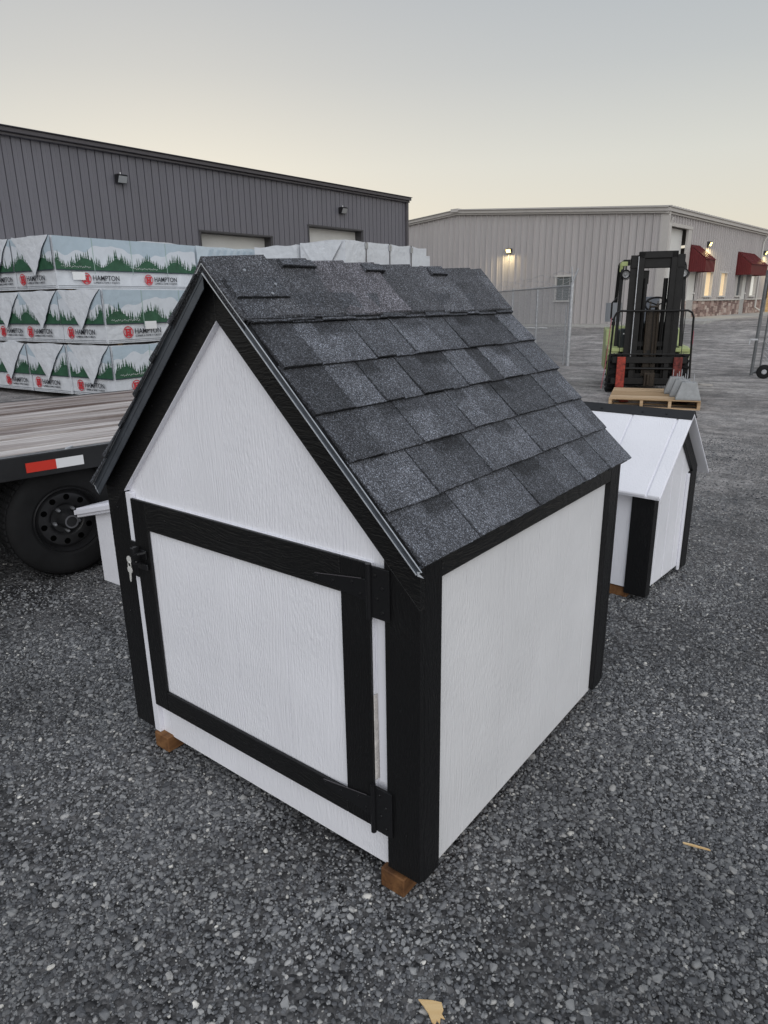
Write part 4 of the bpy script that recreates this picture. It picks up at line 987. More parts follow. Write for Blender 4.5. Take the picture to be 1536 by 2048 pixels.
# ------------------------------------------------------------------ forklift
FL = thing('forklift', 'black and lime green forklift with worn red forks, parked facing the pallet', 'forklift', (-1.45, 10.16, 0), .41)
mb = MB()      # outer mast channels
def chan(x, y, w_, d_, z0, z1, mbx): mbx.box(x-w_/2, x+w_/2, y, y+d_, z0, z1)
for sx in (-1, 1):
    m1 = MB(); x = sx*.335; m1.box(x-.06, x+.055, .10, .115, .15, 2.12); m1.box(x-.05, x+.05, .22, .235, .15, 2.12); m1.box(x+sx*.038, x+sx*.052, .115, .22, .15, 2.12); m1.build('mast_rail', m_fblack, FL, bevel=.004)
    m1 = MB(); x = sx*.235; m1.box(x-.045, x+.045, .06, .075, .18, 2.16); m1.box(x-.045, x+.045, .17, .185, .18, 2.16); m1.box(x+sx*.033, x+sx*.046, .075, .17, .18, 2.16); m1.build('inner_mast_rail', m_fblack, FL, bevel=.004)
    m1 = MB(); x = sx*.283; m1.box(x-.005, x+.005, .05, .06, .3, 2.1); m1.build('rail_edge', m_galv if sx < 0 else m_fblack, FL)
    m1 = MB(); m1.tube([(sx*.15, .17, .25), (sx*.15, .17, 1.78)], .034, 10); m1.build('lift_cylinder', m_fblack, FL, smooth=True)
    m1 = MB()
    for k in range(52): m1.box(sx*.055-.014, sx*.055+.014, .06, .075, .30+k*.022, .314+k*.022)
    m1.build('lift_chain', m_greasy, FL)
mb = MB(); mb.box(-.39, .39, .09, .235, 1.93, 2.09); mb.build('mast_crosshead', m_fblack, FL, bevel=.006)
mb = MB(); mb.box(-.28, .28, .06, .15, 2.07, 2.17); mb.box(-.28, .28, .07, .17, 1.45*0+.62, .70); mb.build('inner_crosshead', m_fblack, FL, bevel=.006)
mb = MB(); mb.box(-.36, .36, .10, .24, .18, .34); mb.box(-.36, .36, .12, .24, .75, .83); mb.build('mast_crossmember', m_fblack, FL, bevel=.006)
mb = MB(); mb.box(-.20, -.10, .20, .30, 1.70, 1.90); mb.build('mast_lamp_box', m_fblack, FL)
mb = MB(); mb.box(-.10, .10, .08, .18, .3, 1.28); mb.tube([(-.07, .05, 1.30), (-.05, .04, 1.36), (.05, .04, 1.36), (.07, .05, 1.30), (.08, .06, .55)], .018, 8); mb.tube([(-.09, .05, 1.30), (-.08, .05, .4)], .016, 8); mb.tube([(.02, .05, 1.30), (.03, .05, .4)], .014, 8); mb.build('hydraulic_hoses', m_greasy, FL)
# carriage, side shifter, forks
mb = MB(); mb.box(-.56, .56, -.01, .05, .50, .60); mb.box(-.56, .56, -.01, .05, .17, .27); mb.box(-.30, -.22, .0, .09, .17, .60); mb.box(.22, .30, .0, .09, .17, .60); mb.build('fork_carriage', m_fblack, FL, bevel=.006)
mb = MB(); mb.tube([(-.40, -.02, .42), (.36, -.02, .42)], .020, 8); mb.build('shift_cylinder', m_fblack, FL); mb = MB(); mb.tube([(-.42, -.022, .42), (-.2, -.022, .42)], .010, 8); mb.tube([(.12, -.022, .42), (.3, -.022, .42)], .010, 8); mb.build('cylinder_rod', m_dripbright, FL)
mb = MB(); mb.box(-.06, .10, -.04, .0, .14, .36); mb.tube([(.0, -.05, .16), (.0, -.05, .33)], .03, 8); mb.build('shifter_bracket', m_greasy, FL, bevel=.006)
for x in (-.42, .42):
    mb = MB(); mb.box(x-.065, x+.065, -.052, -.012, .06, .60); mb.prism([(-.012, .02), (-.012, .075), (-.052, .075), (-1.10, .045), (-1.10, .035), (-.052, .02)], x-.065, x+.065, 'x')
    mb.build('fork', m_fred if x < 0 else m_frust, FL, bevel=.005)['label'] = 'red fork' if x < 0 else 'darker, more worn red fork'
# load backrest
mb = MB()
pts = [(-.62, -.01, .20), (-.60, -.01, .6), (-.58, -.01, 1.20), (-.55, -.01, 1.27), (-.49, -.01, 1.30), (.49, -.01, 1.30), (.55, -.01, 1.27), (.58, -.01, 1.20), (.60, -.01, .6), (.62, -.01, .20)]
mb.tube(pts, .016, 8); mb.tube([(-.6, -.01, .64), (.6, -.01, .64)], .012, 6)
for x in (-.46, -.30, -.15, 0, .15, .30, .46): mb.tube([(x, -.005, .62), (x, -.005, 1.30)], .006, 5)
mb.build('load_backrest', m_fblack, FL, smooth=True)
# chassis
mb = MB(); mb.prism([(.30, .12), (.30, .42), (.48, .62), (1.0, .64), (1.15, .80), (2.02, .86), (2.10, .45), (1.95, .14)], -.40, .40, 'x'); mb.build('chassis', m_fdark, FL, bevel=.02)
for sx in (-1, 1):
    mb = MB(); a, b = sorted((sx*.46, sx*.62)); mb.prism([(.30, .50), (.34, .66), (.85, .68), (.98, .50), (1.10, .30), (1.9, .30), (1.95, .95), (1.86, 1.0), (1.2, .98), (1.02, .74), (.36, .74), (.22, .70), (.20, .60)], a, b, 'x'); mb.build('side_panel', m_fgreen, FL, bevel=.012)
    mb = MB(); a, b = sorted((sx*.25, sx*.62)); mb.box(a, b, .19, .48, .66, .72); mb.build('fender', m_fgreen, FL, bevel=.01)
    mb = MB(); c = (sx*.50, .40, .345); mb.lathe([(.17, -.10), (.30, -.10), (.335, -.075), (.34, 0), (.335, .075), (.30, .10), (.17, .10)], c, (1, 0, 0), 32); w_ = mb.build('wheel', m_rubber, FL, smooth=True)
    mb = MB()
    for j in range(22):
        t1 = 2*math.pi*j/22; d_ = Vector((0, math.cos(t1), math.sin(t1))); tg = Vector((0, -math.sin(t1), math.cos(t1)))
        for q, sk in ((-.055, .35), (.055, -.35)): mb.frame(Vector(c)+Vector((q, 0, 0))+d_*.345, (tg+Vector((sk, 0, 0))).normalized(), (Vector((1, 0, 0))-tg*sk).normalized(), d_, .045, .105, .035)
    mb.build('tread', m_rubber, w_)
    mb = MB(); mb.lathe([(.17, .10*sx), (.15, .06*sx), (.08, .05*sx), (.07, .09*sx), (0, .09*sx)], c, (1, 0, 0), 20); mb.build('rim', m_fgreen, w_, smooth=True)
    mb = MB(); c = (sx*.42, 1.62, .26); mb.lathe([(.12, -.09), (.23, -.09), (.255, -.06), (.26, 0), (.255, .06), (.23, .09), (.12, .09), (0, .07)], c, (1, 0, 0), 28); mb.build('rear_wheel', m_rubber, FL, smooth=True)
mb = MB(); mb.prism([(1.35, .80), (1.38, 1.02), (2.05, 1.02), (2.20, .90), (2.24, .45), (2.1, .2), (1.9, .2), (1.9, .8)], -.52, .52, 'x'); mb.build('counterweight', m_fgreen, FL, bevel=.03)
mb = MB(); mb.box(-.46, .46, .85, 1.35, .64, .98); mb.build('engine_hood', m_fdark, FL, bevel=.02)
mb = MB(); mb.box(-.27, .27, .95, 1.42, .98, 1.10); mb.prism([(1.32, 1.08), (1.42, 1.08), (1.52, 1.50), (1.44, 1.52)], -.24, .24, 'x'); mb.build('seat', m_seat, FL, bevel=.03)
mb = MB(); mb.tube([(-.50, 1.55, 1.10), (-.50, 1.55, 1.42)][0:2], .14, 14); mb.build('gas_tank', simple('pale_grey_tank', (.28, .29, .31), .45), FL, smooth=True)
mb = MB(); mb.box(-.44, .44, .36, .50, .64, 1.02); mb.box(-.30, .30, .32, .44, 1.0, 1.12); mb.build('dash_cowl', m_fdark, FL, bevel=.02)
mb = MB(); mb.box(-.40, -.30, .345, .358, .93, .95); mb.build('data_plate', m_tapewhite, FL)
cw = Vector((.12, .66, 1.38)); nv = Vector((0, -.62, .78)); a_ = Vector((1, 0, 0)); b_ = nv.cross(a_)
mb = MB(); mb.tube([cw+(a_*math.cos(t1)+b_*math.sin(t1))*.19 for t1 in [2*math.pi*k/28 for k in range(28)]], .016, 8, closed=True)
for t1 in (.5, 2.6, 4.7): mb.tube([cw, cw+(a_*math.cos(t1)+b_*math.sin(t1))*.19], .012, 6)
mb.tube([cw, cw-nv*.45], .03, 8); mb.build('steering_wheel', m_fblack, FL, smooth=True)
mb = MB()
for sx in (-1, 1):
    mb.bar((sx*.50, .42, .72), (sx*.47, .62, 1.98), .05, .05, up=(0, 1, 0)); mb.bar((sx*.47, .62, 1.98), (sx*.44, .72, 2.06), .05, .05, up=(0, 1, 0))
    mb.bar((sx*.44, .70, 2.06), (sx*.44, 1.80, 2.06), .05, .05); mb.bar((sx*.44, 1.80, 2.06), (sx*.46, 2.0, .98), .06, .05, up=(0, 1, 0))
mb.bar((-.46, .70, 2.06), (.46, .70, 2.06), .06, .06)
mb.build('overhead_guard', m_fblack, FL, bevel=.006)
for k in range(8):
    mb = MB(); y = .84+k*.13; mb.bar((-.44, y, 2.06), (.44, y, 2.06), .02, .035); mb.build('guard_bar', m_fblack, FL)
mb = MB(); mb.bar((-.50, .60, 2.02), (-.40, .60, 2.02), .05, .07); mb.bar((-.49, .60, 2.03), (-.49, .62, 1.90), .05, .05); mb.build('guard_corner', m_fgreen, FL, bevel=.006)
for sx in (-1, 1):
    mb = MB(); c = Vector((sx*.45 if sx > 0 else -.42, .53, 1.86)); mb.lathe([(0, .09), (.05, .085), (.070, .03), (.074, 0), (.070, -.008), (.056, -.008), (.053, .0)], c, (0, 1, 0), 20); mb.tube([c+Vector((math.cos(t1)*.085, .02, math.sin(t1)*.085)) for t1 in [math.pi*(.9+k/10*1.2) for k in range(11)]], .006, 5)
    mb.tube([c+Vector((0, .04, .06)), c+Vector((0, .06, .14))], .012, 6)
    h_ = mb.build('headlight', m_fblack, FL, smooth=True)
    mb = MB(); mb.lathe([(.052, -.001), (.045, .004), (.02, .006), (.018, -.004), (0, -.006)], c, (0, 1, 0), 20); mb.build('lens', m_lens, h_, smooth=True)
mb = MB(); mb.tube([(-.55, .50, 1.15), (-.60, .47, 1.18), (-.60, .48, 1.42), (-.52, .56, 1.50)], .014, 6); mb.build('grab_handle', m_fblack, FL, smooth=True)
mb = MB(); mb.tube([(-.62, -.03, 1.2), (-.64, -.03, .8), (-.66, -.03, .45), (-.70, -.03, .10)], .007, 6); mb.tube([(.60, -.03, 1.0), (.605, -.03, .8)], .005, 6); mb.build('red_cord', simple('faded_red_cord', (.30, .09, .11), .7), FL)

# pallet with piers
PR = .2915; PO = Vector((-1.473, 8.56, 0))
pl = thing('pallet', 'light wooden pallet on the gravel in front of the forklift', 'pallet', (PO.x, PO.y, float(ground_z(PO.x, PO.y))+.003), PR)
for k in range(10):
    y = .0+k*.136; mb = MB(); mb.box(0, 1.2, y, y+.105, .115, .132); mb.build('deck_board', m_pallet, pl, bevel=.002)
for x in (0, .42, .79, 1.16):
    mb = MB(); mb.box(x, x+.042, .006, 1.335, .018, .114); mb.build('stringer', m_pallet, pl, bevel=.002)
for y in (0, .33, .63, .93, 1.22):
    mb = MB(); mb.box(0, 1.2, y, y+.11, 0, .017); mb.build('bottom_board', m_pallet, pl, bevel=.002)
def pier(lx, ly, label):
    c = Vector((math.cos(PR), math.sin(PR), 0))*lx+Vector((-math.sin(PR), math.cos(PR), 0))*ly+PO
    t_ = thing('concrete_pier', label, 'concrete pier', (c.x, c.y, pl.location.z+.133), PR, 'concrete pier blocks on the pallet')
    mb = MB(); b, a, h = .16, .095, .235; vs = [(-b, -b, 0), (b, -b, 0), (b, b, 0), (-b, b, 0), (-b, -b, .03), (b, -b, .03), (b, b, .03), (-b, b, .03), (-a, -a, h), (a, -a, h), (a, a, h), (-a, a, h)]
    mb.add(vs, [(0, 3, 2, 1), (0, 1, 5, 4), (1, 2, 6, 5), (2, 3, 7, 6), (3, 0, 4, 7), (4, 5, 9, 8), (5, 6, 10, 9), (6, 7, 11, 10), (7, 4, 8, 11), (8, 9, 10, 11)]); mb.build('block', m_pier, t_, bevel=.006)
    mb = MB(); mb.box(-.05, .05, -.05, .05, h, h+.004); mb.box(-.06, -.053, -.03, .03, h+.004, h+.11); mb.box(.053, .06, -.03, .03, h+.004, h+.11); mb.tube([(0, 0, h), (0, 0, h+.05)], .008, 6); mb.build('post_bracket', m_galv, t_)
for i, (y, lx_, lb) in enumerate(((.16, 1.035, 'grey concrete pier block nearest the front edge of the pallet'), (.49, .965, 'grey concrete pier block in the middle of the row of three on the pallet'), (.82, .895, 'grey concrete pier block at the back of the row, next to the forklift'))): pier(lx_, y, lb)

# ------------------------------------------------------------------ dog house behind the shed (right)
DTH = -.067; dh = thing('dog_house', 'white dog house with black corner boards and black ridge cap, behind the big shed', 'dog house', (1.086, 2.157, 0), DTH)
# local: x to the right (away from wall -> outside at x>0), gable wall on plane x=0 spanning y 0..Wd, ridge along -x
Wd, Ld, dz0, dHw, dHr = .582, .86, .05, .623, .917; dsl = (dHr-dHw)/(Wd/2)
def groove_wall_y(name, y, x0, x1, z0, zt, mat, step=.203, face=-1):
    """boards with narrow grooves on a wall at constant y facing face"""
    xs = [x0]; 
    while xs[-1] < x1-.02: xs.append(min(xs[-1]+step, x1))
    first = True
    for a, b in zip(xs[:-1], xs[1:]):
        mb = MB(); poly = [(a+.005, z0), (b-.005, z0), (b-.005, zt(b-.005)), (a+.005, zt(a+.005))]
        mb.prism(poly, y, y-face*.011, 'y'); mb.build(name, mat, dh, bevel=.002)
    mb = MB(); mb.prism([(x0, z0), (x1, z0), (x1, zt(x1)), (x0, zt(x0))], y-face*.009, y-face*.018, 'y'); mb.build('wall', mat, dh)
def groove_wall_x(name, x, y0, y1, z0, zt, mat, step=.13, mids=()):
    ys = sorted([y0, y1]+list(mids))
    for a, b in zip(ys[:-1], ys[1:]):
        mid = (a+b)/2; poly = [(a+.004, z0), (b-.004, z0), (b-.004, zt(b-.004))]+([(Wd/2, zt(Wd/2))] if a < Wd/2 < b else [])+[(a+.004, zt(a+.004))]
        mb = MB(); mb.prism(poly, x, x-.011, 'x'); mb.build(name, mat, dh, bevel=.0015)
    mb = MB(); mb.prism([(y0, z0), (y1, z0), (y1, zt(y1)), (Wd/2, zt(Wd/2)), (y0, zt(y0))], x-.009, x-.018, 'x'); mb.build('wall', mat, dh)
gz_ = lambda y: dHw-.012+dsl*(y if y < Wd/2 else Wd-y)-.006
groove_wall_y('siding_board', .014, -Ld+.02, -.0, dz0+.01, lambda x: dHw-.012, m_white_v)
groove_wall_x('siding_board', -.014, .012, Wd-.0, dz0+.01, gz_, m_white_v, mids=(.13, .26, .40))
mb = MB(); mb.box(-Ld, -Ld+.018, 0, Wd, dz0, dHw-.02); mb.box(-Ld, -.02, Wd-.016, Wd-.004, dz0, dHw-.02); mb.build('rear_wall', m_white_v, dh)
mb = MB(); mb.box(-.108, 0, 0, .0135, dz0-.015, dHw-.012); mb.build('corner_board', m_black_z, dh, bevel=.002)
mb = MB(); mb.box(-.0135, .004, .0005, .055, dz0-.015, gz_(.03)); mb.build('corner_board', m_black_z, dh, bevel=.002)
mb = MB(); mb.box(-.0135, .004, Wd-.085, Wd, dz0-.01, dHw-.03); mb.build('corner_board', m_black_z, dh, bevel=.002)
mb = MB(); mb.box(-.0135, -.001, Wd-.107, Wd-.087, dz0-.012, dHw-.04); mb.build('door_stop', m_white_flat, dh, bevel=.002)
for sg in (0, 1):
    f = (lambda y: y) if sg == 0 else (lambda y: Wd-y)
    mb = MB(); mb.prism([(f(0), dHw-.095), (f(0), dHw-.008), (f(Wd/2), dHr-.008), (f(Wd/2), dHr-.10)], -.0135, .003, 'x'); mb.build('rake_board', m_black_y, dh, bevel=.002)
mb = MB(); mb.box(-Ld, -Ld+.1, -.0, .0135, dz0-.015, dHw-.012); mb.build('corner_board', m_black_z, dh, bevel=.002)
nrm = math.hypot(1, dsl); ov = .06; th2 = .014
for sg in (0, 1):
    f = (lambda y: y) if sg == 0 else (lambda y: Wd-y)
    A = (-ov, dHw-ov*dsl); B = (Wd/2, dHr)
    xs = [-Ld-.05, -.60, -.395, -.19, .05]; xs = [-Ld-.05, -.72, -.48, -.245, -.02, .05]
    for a, b in zip(xs[:-1], xs[1:]):
        mb = MB(); vs = []
        for x in (a+.005, b-.005):
            for (y, z) in (A, B):
                vs += [(x, f(y), z), (x, f(y), z+th2*nrm)]
        mb.add(vs, [(0, 1, 3, 2), (4, 6, 7, 5), (0, 4, 5, 1), (2, 3, 7, 6), (1, 5, 7, 3), (0, 2, 6, 4)]); mb.build('roof_board', m_white_y if False else m_white_v, dh, bevel=.0015)
    mb = MB(); vs = []
    for x in (-Ld-.048, .048):
        for (y, z) in (A, B): vs += [(x, f(y), z+.001), (x, f(y), z+th2*nrm-.009)]
    mb.add(vs, [(0, 1, 3, 2), (4, 6, 7, 5), (0, 4, 5, 1), (2, 3, 7, 6), (1, 5, 7, 3), (0, 2, 6, 4)]); mb.build('roof_sheathing', m_white_flat, dh)
mb = MB(); cz = dHr+th2*nrm
for sg in (-1, 1):
    y1_ = Wd/2+sg*.036; z1_ = cz-.036*dsl
    mb.add([(-Ld-.05, Wd/2, cz+.003), (.05, Wd/2, cz+.003), (.05, y1_, z1_+.003), (-Ld-.05, y1_, z1_+.003), (-Ld-.05, Wd/2, cz+.006), (.05, Wd/2, cz+.006), (.05, y1_, z1_+.006), (-Ld-.05, y1_, z1_+.006)], [(0, 1, 2, 3), (4, 5, 6, 7), (0, 1, 5, 4), (3, 2, 6, 7), (1, 2, 6, 5), (0, 3, 7, 4)])
mb.build('ridge_cap', m_tblack, dh)
for x in (-.08, -.2, -.42, -.62):
    mb = MB(); mb.lathe([(.006, 0), (.006, .003), (0, .004)], (x, Wd/2-.022, cz-.022*dsl+.006), (0, -dsl, 1), 8); mb.build('roofing_nail', m_blackmetal, dh)
for y in (.05, Wd-.1):
    mb = MB(); mb.box(-Ld+.05, -.10, y-.03, y+.045, .0, .055); mb.build('skid', m_treated, dh, bevel=.004)

# small white dog house at the trailer wheel
d2 = thing('dog_house', 'small plain white dog house standing against the trailer wheel, mostly hidden by the shed', 'dog house', (-1.44, .72, 0), .04)
sl2 = .26; W2 = .62
mb = MB(); mb.prism([(0, .0), (W2, .0), (W2, .385), (W2/2, .385+sl2*W2/2), (0, .385)], 0, .016, 'y'); mb.build('gable_wall', m_white_v, d2, bevel=.002)
mb = MB(); mb.box(0, .016, .017, .60, 0, .385); mb.box(W2-.016, W2, .017, .60, 0, .385); mb.box(0, W2, .601, .617, 0, .385); mb.build('side_wall', m_white_v, d2)
for sg in (0, 1):
    f = (lambda x: x) if sg == 0 else (lambda x: W2-x); e = -.125
    mb = MB(); mb.prism([(f(e), .388+e*sl2), (f(W2/2), .388+sl2*W2/2), (f(W2/2), .442+sl2*W2/2), (f(e), .442+e*sl2)], -.035, .65, 'y'); mb.build('roof_board', m_white_flat, d2, bevel=.003)
    mb = MB(); mb.prism([(f(e-.004), .405+e*sl2), (f(W2/2), .405+sl2*W2/2), (f(W2/2), .432+sl2*W2/2), (f(e-.004), .432+e*sl2)], -.047, -.0355, 'y'); mb.build('fascia_strip', m_white_flat, d2, bevel=.002)

# ------------------------------------------------------------------ the big shed
sh = thing('playhouse_shed', 'white and black wooden shed with steep charcoal shingle roof and small door', 'shed', (0, 0, 0))
WS, DS, ZB = 1.22, 1.228, .075
KI = 2.043   # inner rake line z = KI - x on the right half
KO = 2.158   # underside of the roof
def rt(x): return min(KO-x, KO-(WS-x))
# siding
poly = [(.0195, .055), (WS-.0195, .055), (WS-.0195, KO-WS+.0185), (WS/2, KO-WS/2-.002), (.0195, KO-WS+.0185)]
mb = MB(); mb.prism(poly, .0203, .030, 'y'); mb.build('front_siding', m_white_v, sh)
gt_ = lambda x: min(KO-x, KO-(WS-x))
xs = [.0196, .173, .376, .579, .782, .985, 1.2004]
for a, b in zip(xs[:-1], xs[1:]):
    a += .0009; b -= .0009; pg = [(a, .055), (b, .055), (b, gt_(b)-.004)]+([(WS/2, gt_(WS/2)-.004)] if a < WS/2 < b else [])+[(a, gt_(a)-.004)]
    mb = MB(); mb.prism(pg, .0190, .0202, 'y'); mb.build('siding_board', m_white_v, sh, bevel=.0006)
mb = MB()
for x_ in (.785, .975, .16): mb.box(x_-.006, x_+.004, .0185, .026, .048, .0548)
mb.build('staple_nubs', m_blackmetal, sh)
mb = MB(); n_ = 14; vs_ = []; # raw edge of the door opening
for k_ in range(n_+1):
    z_ = .318+.24*k_/n_; w_ = .0004+.0034*(1-k_/n_)+.0004*math.sin(k_*2.3)
    vs_ += [(1.0805, .0045, z_), (1.0812+w_, .0050, z_), (1.0812+w_, .0184, z_), (1.0805, .0184, z_)]
mb.add(vs_, [(4*k_+j_, 4*k_+(j_+1) % 4, 4*k_+4+(j_+1) % 4, 4*k_+4+j_) for k_ in range(n_) for j_ in range(4)]+[(0, 1, 2, 3), (4*n_+3, 4*n_+2, 4*n_+1, 4*n_)])
mb.build('bare_wood_edge', simple('unpainted_grey_brown_edge', (.56, .53, .50), .8, var=.3, vscale=60), sh)
mb = MB(); mb.prism([(.0302, .055), (DS-.03, .055), (DS-.03, .935), (.0302, .935)], WS-.019, WS-.030, 'x'); mb.build('side_siding', m_white_x, sh)
ys = [.0905, .225, .428, .631, .834, 1.037, DS-.0895]
for a, b in zip(ys[:-1], ys[1:]):
    mb = MB(); mb.prism([(a+.0009, .055), (b-.0009, .055), (b-.0009, .874), (a+.0009, .874)], WS-.0178, WS-.0189, 'x'); mb.build('siding_board', m_white_x, sh, bevel=.0006)
mb = MB(); mb.box(.019, .030, .031, DS-.03, .055, .935); mb.build('side_siding', m_white_x, sh)
mb = MB(); mb.prism([(x, z) for x, z in poly], DS-.03, DS-.0192, 'y'); mb.build('rear_siding', m_white_v, sh)
# front trim
tL, tR = .0985, 1.1215
mb = MB(); o_ = .0016; q_ = o_*math.sqrt(2)
mb.prism([(tL+.001, KI-WS+tL+.001-q_), (tL+.001, KI-WS+tL+.001), (WS/2, KI-WS/2-.0003), (WS/2, KI-WS/2-q_)], .0006, .0188, 'y')
mb.prism([(tR-.001, KI-tR+.001-q_), (tR-.001, KI-tR+.001), (WS/2+.0001, KI-WS/2-.0003), (WS/2+.0001, KI-WS/2-q_)], .006, .0188, 'y')
mb.build('painted_board_edge', m_white_flat, sh)
def tri(poly, mat, name='corner_board', y0=0.0, y1=.0188): 
    mb = MB(); mb.prism(poly, y0, y1, 'y'); return mb.build(name, mat, sh, bevel=.0004)
tri([(tR, .0725), (WS, .0725), (WS, KI-WS-.0002), (tR, KI-tR-.0002)], m_black_z)
tri([(0, .0725), (tL, .0725), (tL, KI-WS+tL-.0002), (0, KI-WS-.0002)], m_black_z)
tri([(WS/2, KI-WS/2), (WS, KI-WS), (WS, KO-WS), (WS/2, KO-WS/2)], m_black_x, 'rake_board')
tri([(WS/2-.001, KI-WS/2), (0, KI-WS), (0, KO-WS), (WS/2-.001, KO-WS/2)], m_black_x, 'rake_board')
for q in ((0, .0985), (1.1215, WS)): 
    mb = MB(); mb.box(q[0], q[1], DS-.019, DS, .0725, .94); mb.build('corner_board', m_black_z, sh, bevel=.0015)
# side trim (right and left)
for x0, x1 in ((WS-.0188, WS), (0, .0188)):
    mb = MB(); mb.box(x0, x1, .0190, .089, .0625, .937); mb.build('corner_board', m_black_z, sh, bevel=.0015)
    mb = MB(); mb.box(x0, x1, DS-.088, DS-.0195, .0625, .937); mb.build('corner_board', m_black_z, sh, bevel=.0015)
    mb = MB(); mb.box(x0, x1, .0895, DS-.0885, .8745, .937); mb.build('frieze_board', m_black_y, sh, bevel=.0015)
# white filler strip left of the door with its seam
mb = MB(); mb.box(tL+.0015, .1295, .0025, .0188, .062, .917); mb.build('filler_strip', m_white_flat, sh, bevel=.001)
mb = MB(); mb.box(1.0905, tR-.0015, .0105, .0188, .315, .775); mb.build('filler_strip', m_white_flat, sh, bevel=.001)
# floor + skids
mb = MB(); mb.box(.04, WS-.04, .04, DS-.04, .06, .10); mb.build('floor', m_treated, sh)
for x in (.105, 1.10):
    mb = MB(); mb.box(x-.0, x+.075, -.006, DS-.03, .004, .0615); mb.build('skid', m_treated, sh, bevel=.003)
# door
dp = MB(); dp.box(.134, 1.078, .0088, .0186, .178, .900); door = dp.build('door', m_white_v, sh, bevel=.0008)
for a, b in ((.205, .376), (.376, .579), (.579, .782), (.782, .989)):
    mb = MB(); mb.box(a+.0009, b-.0009, .0074, .0086, .249, .8095); mb.build('door_panel', m_white_v, door, bevel=.0006)
DY0, DY1 = -.0025, .0072
def rail(b, mat, nm='door_rail'):
    mb = MB(); mb.box(b[0], b[1], DY0, DY1, b[2], b[3]); return mb.build(nm, mat, door, bevel=.0015)
rail((.130, .2035, .1755, .9025), m_black_z, 'door_stile'); rail((.9905, 1.079, .1755, .9025), m_black_z, 'door_stile')
rail((.2045, .9895, .811, .9025), m_black_x); rail((.2045, .9895, .1755, .2475), m_black_x)
# hinges
def hinge(zc, zh, tip):
    hb = MB(); hb.box(1.0845, 1.140, DY0-.0035, DY0, zc-zh, zc+zh); hb.box(1.0845, 1.140, DY0, -.0005, zc-zh, zc-zh+.002)
    h_ = hb.build('hinge', m_blackmetal, sh, bevel=.0006)
    mb = MB(); mb.box(1.0815, 1.1385, -.0035, -.0004, zc-zh-.001, zc+zh+.001); mb.build('hinge_leaf', m_blackmetal, h_)
    mb = MB(); mb.tube([(1.0815, DY0-.004, zc-zh-.006), (1.0815, DY0-.004, zc+zh+.006)], .0075, 12); mb.build('hinge_barrel', m_blackmetal, h_, smooth=True)
    mb = MB(); a = tip
    mb.prism([(1.074, zc+zh*.45), (a+.01, zc+.006), (a, zc), (a+.01, zc-.009), (1.074, zc-zh*.45)], DY0-.0038, DY0-.0004, 'y'); mb.build('hinge_strap', m_blackmetal, h_, bevel=.0008)
    mb = MB(); mb.bar((1.06, DY0-.0042, zc+zh*.445), (a+.012, DY0-.0042, zc+.007), .0016, .0018); mb.build('strap_edge_sheen', m_graytrim, h_)  # grey bar paints the sheen along the strap's top edge
    for x, z in ((a+.018, zc), (1.03, zc+.012), (1.055, zc-.012), (.97, zc), (1.10, zc+zh*.7), (1.12, zc+zh*.25), (1.105, zc-zh*.2), (1.12, zc-zh*.7)):
        mb = MB(); mb.lathe([(.0048, 0), (.0042, .002), (0, .0028)], (x, DY0-.0038, z), (0, -1, 0), 10); mb.build('screw', m_blackmetal, h_, smooth=True)
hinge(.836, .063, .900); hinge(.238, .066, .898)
# latch with padlock-type cam and two keys
lb = MB(); lb.box(.112, .190, DY0-.006, DY0-.0005, .712, .742); lb.box(.1415, .160, DY0-.030, DY0-.006, .700, .752); lt = lb.build('latch', m_blackmetal, sh, bevel=.002)
mb = MB(); mb.box(.104, .1295, -.0035, .002, .640, .760); mb.build('latch_plate', m_blackmetal, lt, bevel=.001)
mb = MB(); mb.tube([(.165, DY0-.012, .700), (.165, DY0-.034, .705), (.166, DY0-.036, .728), (.192, DY0-.034, .742), (.197, DY0-.012, .742)], .0045, 8); mb.build('latch_bar', m_blackmetal, lt, smooth=True)
mb = MB(); mb.box(.146, .196, DY0-.012, DY0-.0065, .680, .700); mb.build('latch_keeper', m_blackmetal, lt, bevel=.001)
mb = MB(); mb.lathe([(.0095, 0), (.0095, .014), (.008, .0155), (0, .0155)], (.132, -.004, .705), (0, -1, 0), 20); mb.build('lock_cylinder', m_dripbright, lt, smooth=True)
def key(cx, cz, y, ang, nm='key'):
    mb = MB(); n = 18; r1 = .0125; ca, sa = math.cos(ang), math.sin(ang)
    out = [(r1*math.cos(2*math.pi*k/n), r1*math.sin(2*math.pi*k/n)) for k in range(n)]
    T = lambda p: (cx+p[0]*ca-p[1]*sa, cz+p[0]*sa+p[1]*ca)
    mb.prism([T(p) for p in out], y-.002, y, 'y')
    mb.prism([T(p) for p in ((-.004, -.0105), (.004, -.0105), (.0042, -.030), (.0012, -.033), (.0032, -.036), (0, -.042), (-.0038, -.036))], y-.0021, y+.0001, 'y')
    return mb.build(nm, m_steel, lt)
key(.123, .706, -.026, R(88)); key(.1225, .672, -.027, R(-4))
mb = MB(); mb.tube([(.123+.008*math.cos(t1), -.028, .689+.010*math.sin(t1)) for t1 in [2*math.pi*k/16 for k in range(16)]], .0013, 6, closed=True); mb.build('key_ring', m_steel, lt)
